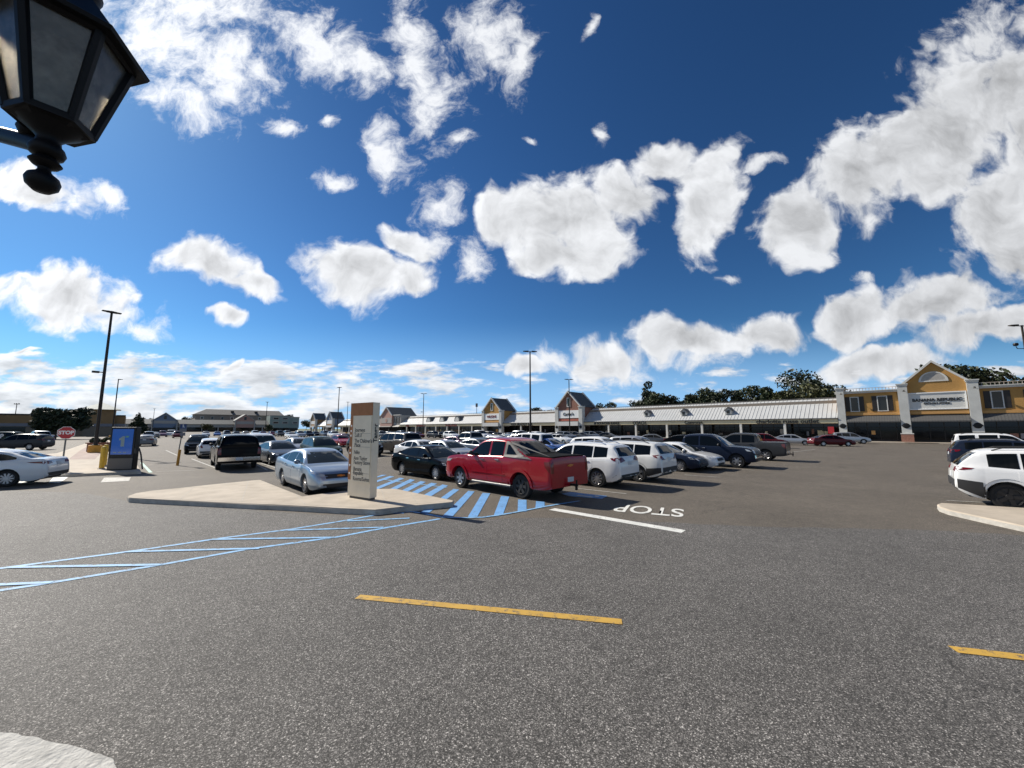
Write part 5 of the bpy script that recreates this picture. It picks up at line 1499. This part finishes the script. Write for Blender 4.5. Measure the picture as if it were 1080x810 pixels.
BIGSUV = dict(RAV, L=5.15, W=2.03, wb=2.95, fo=.98, wr=.39, zc=.30, tum=.24, rup=.12, plan=(.16, .5, .08, .3),
    belt=[(-2.575, .70), (-2.56, 1.02), (-2.52, 1.20), (-2.2, 1.23), (-1.2, 1.22), (-.2, 1.20), (.9, 1.18), (1.15, 1.19), (1.7, 1.17), (2.25, 1.10), (2.42, 1.0), (2.53, .80), (2.575, .60)],
    roof=[(-2.54, 1.22), (-2.47, 1.45), (-2.36, 1.78), (-2.2, 1.84), (-1.2, 1.89), (-.3, 1.90), (.2, 1.87), (.5, 1.80), (.95, 1.46), (1.30, 1.19)],
    panes=[(-2.22, -1.36), (-1.16, -.20), (-.10, .95)], ws=(1.25, 1.76), rw=(1.30, 1.74), rwin=.04, doors=[(-1.25, -.2), (-.16, .98)],
    head=[(.56, .84), (.93, .84), (.955, 1.0), (.58, 1.0)], tail=[(.80, .90), (.96, .90), (.965, 1.25), (.82, 1.25)],
    grille=[(-.5, .74), (.5, .74), (.5, 1.0), (-.5, 1.0)], grille2=[(-.6, .42), (.6, .42), (.6, .58), (-.6, .58)], rbump=[(-.95, .48), (.95, .48), (.94, .68), (-.94, .68)], rbm='grey plastic', plz=.92, rails=(-2.1, .1), railm='black plastic', mirx=.85, mirm='black plastic', spokes=6)
PICK = dict(L=5.82, W=2.02, wb=3.57, fo=.98, wr=.395, zc=.34, tum=.26, rup=.08, fup=.05, plan=(.13, .42, .035, .14), gap=.075,
    belt=[(-2.91, .70), (-2.90, 1.10), (-2.86, 1.30), (-2.7, 1.31), (-1.2, 1.30), (-1.1, 1.25), (0, 1.22), (1.05, 1.20), (1.3, 1.22), (1.9, 1.20), (2.5, 1.15), (2.72, 1.06), (2.86, .85), (2.91, .62)],
    roof=[(-1.22, 1.32), (-1.15, 1.60), (-1.05, 1.84), (-.8, 1.91), (-.2, 1.94), (.35, 1.93), (.65, 1.85), (1.10, 1.52), (1.48, 1.22)],
    panes=[(-1.0, -.18), (-.08, 1.12)], ws=(1.28, 1.80), rw=(1.40, 1.80), rwin=.06, doors=[(-1.02, -.16), (-.12, 1.12)],
    head=[(.62, .88), (.93, .88), (.955, 1.06), (.64, 1.06)], tail=[(.82, .86), (.975, .86), (.98, 1.24), (.84, 1.24)],
    grille=[(-.56, .80), (.56, .80), (.58, 1.10), (-.58, 1.10)], grille2=[(-.5, .46), (.5, .46), (.5, .58), (-.5, .58)], grm='dark alloy', fbump=[(-.92, .58), (.92, .58), (.93, .76), (-.93, .76)],
    rbump=[(-.96, .52), (.96, .52), (.95, .72), (-.95, .72)], rbm='chrome', plz=.63, mirx=1.02, mirm='black plastic', hm='chrome', spokes=6, rimr=.64)
AVAL = dict(PICK, L=5.62, wb=3.30, fo=1.0, zc=.36,
    belt=[(-2.81, .72), (-2.805, 1.10), (-2.78, 1.34), (-2.6, 1.36), (-1.5, 1.36), (-1.1, 1.33), (0, 1.30), (1.15, 1.27), (1.35, 1.28), (1.9, 1.26), (2.45, 1.20), (2.68, 1.13), (2.78, 1.0), (2.81, .74)],
    roof=[(-1.72, 1.37), (-1.15, 1.67), (-.72, 1.88), (-.52, 1.925), (-.1, 1.945), (.35, 1.93), (.65, 1.86), (1.08, 1.57), (1.52, 1.28)],
    panes=[(-.58, .08), (.18, 1.14)], ws=(1.34, 1.80), doors=[(-.62, .13), (.17, 1.16)], whi=.09, wlo=.025, rim_front='alloy', rim_rear='black plastic', spokes=6,
    rbump=[(-.95, .50), (.95, .50), (.94, .74), (-.94, .74)], rbm=PAINT, plz=.66, tail=[(.84, .90), (.975, .90), (.98, 1.27), (.85, 1.27)], head=[(.60, .92), (.94, .92), (.955, 1.08), (.62, 1.08)], mirx=1.0)
AVAL.pop('rw')
CANOPY = dict(PICK, roof=[(-2.84, 1.33), (-2.74, 1.62), (-2.62, 1.84), (-2.4, 1.90), (-1.3, 1.94), (-.2, 1.95), (.35, 1.93), (.65, 1.85), (1.10, 1.52), (1.48, 1.22)],
    panes=[(-2.55, -1.30), (-1.0, -.18), (-.08, 1.12)], rw=(1.42, 1.82), rwin=.10)
VAN = dict(BIGSUV, L=5.1, W=1.98, wb=3.03, wr=.34, zc=.22, tum=.26,
    belt=[(-2.55, .66), (-2.53, .95), (-2.48, 1.08), (-2.2, 1.09), (-1.2, 1.07), (-.2, 1.03), (.9, 1.0), (1.3, 1.02), (1.8, .97), (2.2, .88), (2.42, .76), (2.52, .62), (2.55, .5)],
    roof=[(-2.5, 1.1), (-2.40, 1.40), (-2.25, 1.68), (-2.0, 1.73), (-1.0, 1.76), (-.1, 1.75), (.3, 1.70), (.9, 1.40), (1.55, 1.02)], ws=(1.08, 1.64), rw=(1.16, 1.62), panes=[(-2.1, -1.2), (-1.1, -.15), (-.05, 1.15)],
    head=[(.55, .64), (.92, .68), (.955, .80), (.62, .76)], tail=[(.82, .85), (.96, .85), (.965, 1.2), (.85, 1.2)], grille=[(-.5, .52), (.5, .52), (.5, .68), (-.5, .68)], grille2=[(-.6, .3), (.6, .3), (.6, .42), (-.6, .42)])
HATCH = dict(RAV, L=4.2, W=1.77, wb=2.58, fo=.84, wr=.315, zc=.19,
    belt=[(-2.1, .60), (-2.08, .85), (-2.0, 1.0), (-1.6, 1.02), (-1.0, .99), (0, .94), (.75, .92), (1.0, .93), (1.4, .88), (1.75, .78), (1.95, .68), (2.06, .58), (2.1, .5)],
    roof=[(-2.03, 1.01), (-1.85, 1.22), (-1.6, 1.38), (-1.0, 1.47), (-.3, 1.50), (.1, 1.47), (.6, 1.24), (1.12, .93)], panes=[(-1.5, -1.0), (-.92, -.12), (-.04, .84)], ws=(.97, 1.41), rw=(1.06, 1.35), doors=[(-.98, -.12), (-.08, .86)],
    head=[(.56, .60), (.9, .64), (.96, .75), (.62, .70)], tail=[(.66, .80), (.94, .78), (.97, 1.0), (.75, 1.0)], grille=[(-.4, .50), (.4, .50), (.45, .60), (-.45, .60)], grille2=[(-.6, .26), (.6, .26), (.55, .40), (-.55, .40)], rails=None)
for _s in (BIGSUV, PICK, AVAL, CANOPY): _s['bul'] = ((0, -.05), (.08, -.012), (.25, 0), (.5, 0), (.70, 0), (.76, -.004), (.92, -.012), (1, -.035))
for _s in (RAV, SUB, JEEP, VAN, HATCH): _s.setdefault('bul', ((0, -.075), (.10, -.03), (.28, -.004), (.5, 0), (.70, -.004), (.76, -.010), (.92, -.026), (1, -.055)))

HB, HF = math.atan2(GB.y, GB.x), math.atan2(-GB.y, -GB.x)      # nose away along the shop front / nose towards us
HA, HN = math.atan2(GA.y, GA.x), math.atan2(-GA.y, -GA.x)
# ---- the nearer cars, each from its own parts
def hitch(c):
    b = MB(); b.box(-c.L / 2 - .28, -c.L / 2 + .3, -.035, .035, .46, .53); b.tube((-c.L / 2 - .24, 0, .53), (-c.L / 2 - .24, 0, .66), .022, .03, 8); b.box(-c.L / 2 - .26, -c.L / 2 - .2, -.03, .03, .34, .458); c.piece('tow_hitch', b, 'black metal')
av = Car(AVAL).finish()
h_ = AVAL['W'] / 2
av.patch('bed_cover', [(-2.72, -h_ + .15), (-1.62, -h_ + .15), (-1.62, h_ - .15), (-2.72, h_ - .15)], 'top', 1, 'tonneau', off=.03)
av.patch('rear_window', [(-.58, 1.42), (.58, 1.42), (.50, 1.85), (-.50, 1.85)], 'rear', 1, 'dark glass', off=.01)
av.both('sail_panel', [(-2.0, 1.30), (-.66, 1.33), (-.66, 1.86), (-.78, 1.83), (-1.78, 1.365)], 'side', 'grey plastic', off=.026, cut=.09)
av.both('sail_window', [(-1.28, 1.42), (-.78, 1.42), (-.78, 1.74), (-.86, 1.74)], 'side', 'car glass', off=.034)
av.both('sail_top', [(.585, 1.40), (.885, 1.40), (.775, 1.86), (.505, 1.86)], 'rear', 'grey plastic', off=.007, cut=.09, depth=.0)
for sd_ in (1, -1):
    b = MB(); b.tube((-1.05, sd_ * .99, .36), (1.0, sd_ * .99, .36), .045, .045, 10); b.tube((-.9, sd_ * .7, .42), (-.9, sd_ * .98, .37), .025); b.tube((.85, sd_ * .7, .42), (.85, sd_ * .98, .37), .025); av.piece('running_board', b, 'galvanised', smooth=40)
av.both('side_moulding', [(-.74, .70), (1.04, .70), (1.04, .735), (-.74, .735)], 'side', PAINT, off=.02)
av.patch('emblem', [(-.13, 1.085), (-.04, 1.085), (-.03, 1.065), (.05, 1.065), (.06, 1.085), (.15, 1.085), (.13, 1.125), (.04, 1.125), (.03, 1.145), (-.05, 1.145), (-.06, 1.125), (-.15, 1.125)], 'rear', 1, 'amber', off=.02)
for xw in (av.xf, av.xr):
    ra_ = av.wr + .07
    ring = [(xw + (ra_ + .10) * math.cos(R(t)), av.wr + (ra_ + .10) * math.sin(R(t))) for t in range(0, 181, 12)] + [(xw + (ra_ + .006) * math.cos(R(t)), av.wr + (ra_ + .006) * math.sin(R(t))) for t in range(180, -1, -12)]
    av.both('wheel_arch', ring, 'side', PAINT, off=.035, cut=.3, depth=.0)
hitch(av)
rw_ = G(551.5, 525.6)
th = R(134.8)
put_car(av, 'pickup_truck', 'red', rw_, th, 'bright red pickup with grey sail panels and a tow hitch, beside the blue stripes', 'pickup', anchor=(av.xr, av.W / 2 - .15), over=None)
rv = Car(RAV).finish()
put_car(rv, 'parked_suv', 'white', G(631, 513.8), R(138), 'white compact SUV with wide red tail lamps, next to the red pickup', 'SUV', anchor=(rv.xr, rv.W / 2 - .15))
sb2 = Car(SUB).finish()
put_car(sb2, 'parked_suv', 'pearl', G(674, 508), R(137), 'white SUV with black lower cladding, second from the red pickup', 'SUV', anchor=(sb2.xr, sb2.W / 2 - .15))
sd1 = Car(SEDAN).finish()
imp = Car(IMPALA).finish()
imp.patch('emblem', [(-.12, .635), (-.04, .635), (-.03, .62), (.05, .62), (.06, .635), (.14, .635), (.12, .675), (.04, .675), (.03, .69), (-.05, .69), (-.06, .675), (-.14, .675)], 'front', 1, 'amber', off=.02)
put_car(imp, 'parked_sedan', 'steel blue', G(324, 520.8), R(-45.5), 'silver blue sedan nosed up to the traffic island, left of the tall sign pillar', 'car', anchor=(imp.xf, -imp.W / 2 + .15))
put_car(sd1, 'parked_sedan', 'black', G(461, 506.5), R(-43), 'black sedan with bright wheels in front of the red pickup nose', 'car', anchor=(sd1.xf, -sd1.W / 2 + .15))
put_car(sd1, 'parked_sedan', 'navy', G(731, 498.3), R(-44), 'low dark sedan almost hidden between two white cars in the front row', 'car', anchor=(sd1.L / 2 - .35, -sd1.W / 2 + .25))
put_car(sd1, 'parked_sedan', 'white', G(735, 497.6) + GA * 1.1 + GB * .3, R(-45), 'white sedan facing the drive aisle, between the low dark sedan and the dark blue pickup', 'car', anchor=(sd1.xf, -sd1.W / 2 + .15))
pk = Car(PICK).finish()
put_car(pk, 'pickup_truck', 'navy', G(778, 493.5), R(-43), 'dark blue crew cab pickup with a chrome bumper facing the drive aisle', 'pickup', anchor=(pk.xf, -pk.W / 2 + .15))
pk2 = Car(PICK).finish(); hitch(pk2)
put_car(pk2, 'pickup_truck', 'charcoal', G(808, 486), R(137), 'charcoal pickup with tailgate and tow hitch to the aisle, past the dark blue pickup', 'pickup', anchor=(pk2.xr, pk2.W / 2 - .15))
kia = Car(dict(SEDAN, twrap=.55, tail=[(.50, .86), (.95, .84), (.975, .95), (.92, .98), (.55, .96)], rbump=[(-.9, .36), (.9, .36), (.86, .50), (-.86, .50)])).finish()
put_car(kia, 'white_sedan', 'white', G(7, 513.5), math.atan2(-.46, -.885), 'white sedan with long red tail lamps driving off at the left edge', 'car', anchor=(kia.xr, kia.W / 2 - .15))
jp = Car(JEEP).finish()
put_car(jp, 'parked_suv', 'white', G(1066, 538.3), R(-44), 'white SUV with black cladding and black wheels at the right kerb island', 'SUV', anchor=(jp.xr, -jp.W / 2 + .15))
rb2 = Car(dict(RAV, rails=(-1.6, .15), railm='black plastic', rim='dark alloy')).finish()
put_car(rb2, 'parked_suv', 'navy', G(1005, 496.5), R(-44), 'dark blue SUV between the two white SUVs at the right edge', 'SUV', anchor=(-rb2.L / 2 + .05, -.55))
bs = Car(BIGSUV).finish()
put_car(bs, 'parked_suv', 'white', G(1008, 481.5), R(-44), 'large white SUV with a roof rack, farthest of the three at the right edge', 'SUV', anchor=(-bs.L / 2 + .05, -.8))
cn = Car(CANOPY).finish()
put_car(cn, 'pickup_truck', 'black', G(229, 495.3), R(131), 'black pickup with a black canopy and grey bumper, left of the silver blue sedan', 'pickup', anchor=(cn.xr, cn.W / 2 - .15))
put_car(Car(dict(CANOPY, spokes=6)).finish(), 'pickup_truck', 'bronze', G(418.5, 479.6), R(139), 'bronze brown pickup with a dark canopy right of the tall sign pillar', 'pickup', anchor=(cn.xr, cn.W / 2 - .15))

# ---- middle distance, part meshes shared, fewer pieces each
K = {}
for nm, spc in (('sedan', SEDAN), ('suv', RAV), ('big', BIGSUV), ('pick', PICK), ('van', VAN), ('hatch', HATCH), ('canopy', CANOPY)):
    K[nm] = Car(spc, 1).finish()
    K[nm + '_far'] = Car(spc, 0).finish()
NAMES = {'sedan': ('parked_sedan', 'car'), 'suv': ('parked_suv', 'SUV'), 'big': ('parked_suv', 'SUV'), 'pick': ('pickup_truck', 'pickup'), 'van': ('parked_van', 'van'), 'hatch': ('parked_hatchback', 'car'), 'canopy': ('pickup_truck', 'pickup')}
def mid(kind, paint, px, py, ang, label, end='c', group='cars parked in the lot'):
    """px, py: where its near end (f or r) or its middle (c) meets the ground"""
    c = K[kind]; nm, ct = NAMES[kind.replace('_far', '')]
    ax = {'c': 0, 'f': c.L / 2 - .3, 'r': -c.L / 2 + .3}[end]
    return put_car(c, nm, paint, G(px, py), ang, label, ct, group, (ax, 0))
mid('suv', 'black', 207, 479, R(-53), 'dark SUV facing us with a pale bumper strip, left of the black canopy pickup', 'f')
mid('hatch', 'white', 223, 483, R(131), 'white hatchback mostly hidden behind the left side of the black canopy pickup', 'r')
mid('sedan', 'grey', 152, 470.8, R(128), 'grey sedan with a bright roof, driving away right of the blue screen kiosk', 'r')
mid('big', 'white', 281, 485, R(-45), 'white SUV facing us, right of the black canopy pickup', 'f')
mid('sedan', 'slate', 303, 490.5, R(-45), 'dark slate sedan facing us, left of the silver blue sedan', 'f')
mid('suv', 'dark green', 347, 487.5, R(-48), 'dark SUV facing us over the roof of the silver blue sedan', 'f')
mid('sedan', 'silver', 322, 480, R(-45), 'silver sedan roof showing between the slate sedan and the dark SUV', 'f')
mid('suv', 'black', 393, 481.5, R(-50), 'black SUV half hidden behind the right side of the tall sign pillar', 'f')
mid('sedan', 'white', 462, 487.5, R(-44), 'white sedan right behind the black sedan with bright wheels', 'f')
mid('sedan', 'silver', 492, 488.5, R(-44), 'silver sedan behind the nose of the red pickup', 'f')
mid('sedan', 'slate', 524, 482, R(-44), 'slate blue sedan behind the red pickup windshield', 'f')
mid('sedan', 'plum', 496, 474, R(-44), 'plum coloured sedan two rows behind the red pickup', 'f')
mid('pick', 'grey', 512, 474.5, R(136), 'grey pickup tail just above the red pickup windshield', 'r')
mid('sedan', 'white', 533, 473.5, R(136), 'white sedan roof above the red pickup cab', 'r')
mid('big', 'white', 576, 480, R(136), 'white SUV over the black rear window of the red pickup', 'r')
mid('sedan', 'blue', 600, 481.5, R(-44), 'blue sedan with a bright windshield, left of the first white compact SUV', 'f')
mid('suv', 'white', 662, 488.5, R(-44), 'white SUV roof showing behind the two white SUVs of the front row', 'f')
mid('suv', 'silver', 700, 485, R(-44), 'silver SUV roof behind the white SUV with black cladding', 'f')
mid('sedan', 'grey', 690, 468.5, R(-20), 'grey sedan before the arcade, left of the black sedan and white hatchback', 'c')
mid('sedan', 'black', 722, 471, R(-30), 'black sedan left of the dark blue pickup, before the arcade', 'c')
mid('hatch', 'white', 742, 468.5, R(-25), 'white hatchback behind the black sedan before the arcade', 'c')
mid('sedan', 'charcoal', 776, 473, R(-30), 'charcoal sedan behind the hood of the dark blue pickup', 'c')
mid('suv', 'maroon', 808, 472.5, R(-33), 'deep red SUV before the arcade, above the charcoal pickup', 'c')
mid('sedan', 'silver', 836, 469.2, R(-40), 'silver sedan right of the deep red SUV', 'c')
mid('sedan', 'maroon', 877, 470.5, R(-12), 'very dark maroon sedan alone on the open lot before the gold block', 'c')
mid('suv', 'silver', 897, 467.8, R(-28), 'silver SUV just behind the dark maroon sedan', 'c')
mid('suv', 'charcoal', 22, 474.5, R(195), 'charcoal SUV with a bright roof behind the white sedan at the left edge', 'c')
mid('pick', 'silver', 41, 468, R(150), 'small silver pickup before the wide dark tree', 'c')
vn = mid('van', 'dark green', 1, 467, R(190), 'dark van with a white letter on its side at the left edge', 'c')
lettering('van_lettering', 'P', .95, M['sign white'], vn, (-.9, K['van'].W / 2 + .02, 1.05), (R(90), 0, R(180)), ext=.004, bold=.03)
# ---- far cars: rows under the shops and across the lot
FARCOL = ['white', 'silver', 'charcoal', 'black', 'white', 'grey', 'maroon', 'navy', 'pearl', 'blue', 'beige', 'silver', 'slate', 'bronze', 'red']
KIND = ['sedan_far', 'suv_far', 'sedan_far', 'suv_far', 'hatch_far', 'pick_far', 'suv_far', 'sedan_far', 'van_far']
WORD = {'sedan_far': 'sedan', 'suv_far': 'SUV', 'hatch_far': 'hatchback', 'pick_far': 'pickup', 'van_far': 'van', 'big_far': 'large SUV'}
def far(kind, paint, px, py, ang, where):
    return mid(kind, paint, px, py, ang, '%s %s %s' % (paint, WORD[kind], where), 'c', 'far cars in rows across the lot')
FAR = [
 ('suv_far', 'plum', 171, 460.8, -50, 'before the slate blue gable, left of a white roofed one'), ('big_far', 'white', 180, 460.5, -50, 'under the small round tree by the slate blue gable'), ('suv_far', 'maroon', 187, 462, -45, 'just left of the small dark parking sign'),
 ('suv_far', 'slate', 157, 463.5, 130, 'right behind the grey sedan that drives away'), ('sedan_far', 'grey', 163, 462, 130, 'two ahead of the grey sedan that drives away'), ('sedan_far', 'pearl', 140, 464, 130, 'at the right edge of the blue screen kiosk'), ('sedan_far', 'charcoal', 131, 462.5, 130, 'behind the top corner of the blue screen kiosk'),
 ('sedan_far', 'silver', 217, 460.2, -50, 'above the hood of the dark SUV facing us'), ('sedan_far', 'blue', 229, 460, -50, 'over the canopy of the black pickup, left end'), ('suv_far', 'navy', 239, 460, -48, 'over the canopy of the black pickup, left of centre'), ('sedan_far', 'charcoal', 249, 460, -48, 'over the canopy of the black pickup, dead centre'),
 ('hatch_far', 'beige', 259, 460, -48, 'over the canopy of the black pickup, right of centre'), ('suv_far', 'white', 269, 460.2, -48, 'over the right end of the black canopy, beside the white SUV'), ('sedan_far', 'plum', 277, 459.8, -48, 'above the roof of the white SUV facing us'), ('sedan_far', 'maroon', 287, 459.8, -46, 'beyond the white SUV roof, before the sage shop'),
 ('suv_far', 'charcoal', 295, 460.4, -46, 'before the left half of the sage shop'), ('sedan_far', 'white', 307, 462.5, -46, 'alone in front of the sage shop row'), ('suv_far', 'grey', 303, 459.3, -46, 'under the white framed windows of the sage shop'), ('suv_far', 'silver', 316, 461.2, -46, 'right of the lone white sedan before the sage shop'),
 ('suv_far', 'navy', 325, 460.8, -46, 'before the tan and grey gable'), ('sedan_far', 'black', 333, 460.2, -46, 'between the two far gables'), ('suv_far', 'slate', 343, 460.6, -46, 'left of the thin lamp post by the sign pillar'), ('suv_far', 'white', 352, 461.8, -46, 'under the blue grey gable'), ('sedan_far', 'maroon', 363, 467, -46, 'peeping out left of the sign pillar'), ('sedan_far', 'red', 360, 471, -46, 'half hidden by the sign pillar left edge'),
 ('suv_far', 'grey', 402, 461.5, -46, 'right of the sign pillar before the rose gable'), ('sedan_far', 'silver', 410, 460.6, -46, 'before the rose gable centre'), ('suv_far', 'slate', 424, 460.6, -46, 'above the canopy of the bronze pickup'), ('sedan_far', 'white', 433, 461.5, -46, 'left of the lamp post with a side lamp'), ('sedan_far', 'maroon', 440, 461.8, -46, 'touching the lamp post with a side lamp'),
 ('suv_far', 'charcoal', 458, 462, -46, 'right of the lamp post with a side lamp'), ('sedan_far', 'black', 465, 462, -46, 'left of the small white SUV under the dormers'), ('suv_far', 'white', 476, 462.6, -46, 'small and bright under the third arched dormer'),
 ('pick_far', 'white', 506, 464, -46, 'before the gold gable, left pilaster'), ('suv_far', 'charcoal', 517, 463, -46, 'under the gold gable sign'), ('sedan_far', 'black', 527, 463.6, -46, 'before the gold gable, right pilaster'), ('sedan_far', 'slate', 538, 464.2, -46, 'right of the gold gable'), ('pick_far', 'silver', 548, 465.5, -46, 'left of the tallest seeming lamp post'),
 ('suv_far', 'white', 567, 464.5, -46, 'right of the tallest seeming lamp post'), ('sedan_far', 'white', 583, 464.8, -46, 'left of the orange brick gable'), ('suv_far', 'slate', 597, 464.2, -46, 'under the orange brick gable, left'), ('suv_far', 'charcoal', 606, 463.8, -46, 'under the orange brick gable, centre'), ('sedan_far', 'navy', 615, 463.6, -46, 'under the orange brick gable, right'),
 ('suv_far', 'slate', 624, 463.4, -46, 'first right of the orange brick gable'), ('suv_far', 'black', 633, 463.2, -46, 'second right of the orange brick gable'), ('sedan_far', 'charcoal', 641, 463.6, -46, 'third right of the orange brick gable'),
 ('sedan_far', 'white', 590, 468, -46, 'roof between the blue sedan and the orange gable cars'), ('sedan_far', 'silver', 548, 470, -46, 'roof above the sail panel of the red pickup'),
]
for kd, pt, px, py, an, wh in FAR:
    far(kd, pt, px, py, R(an), wh)
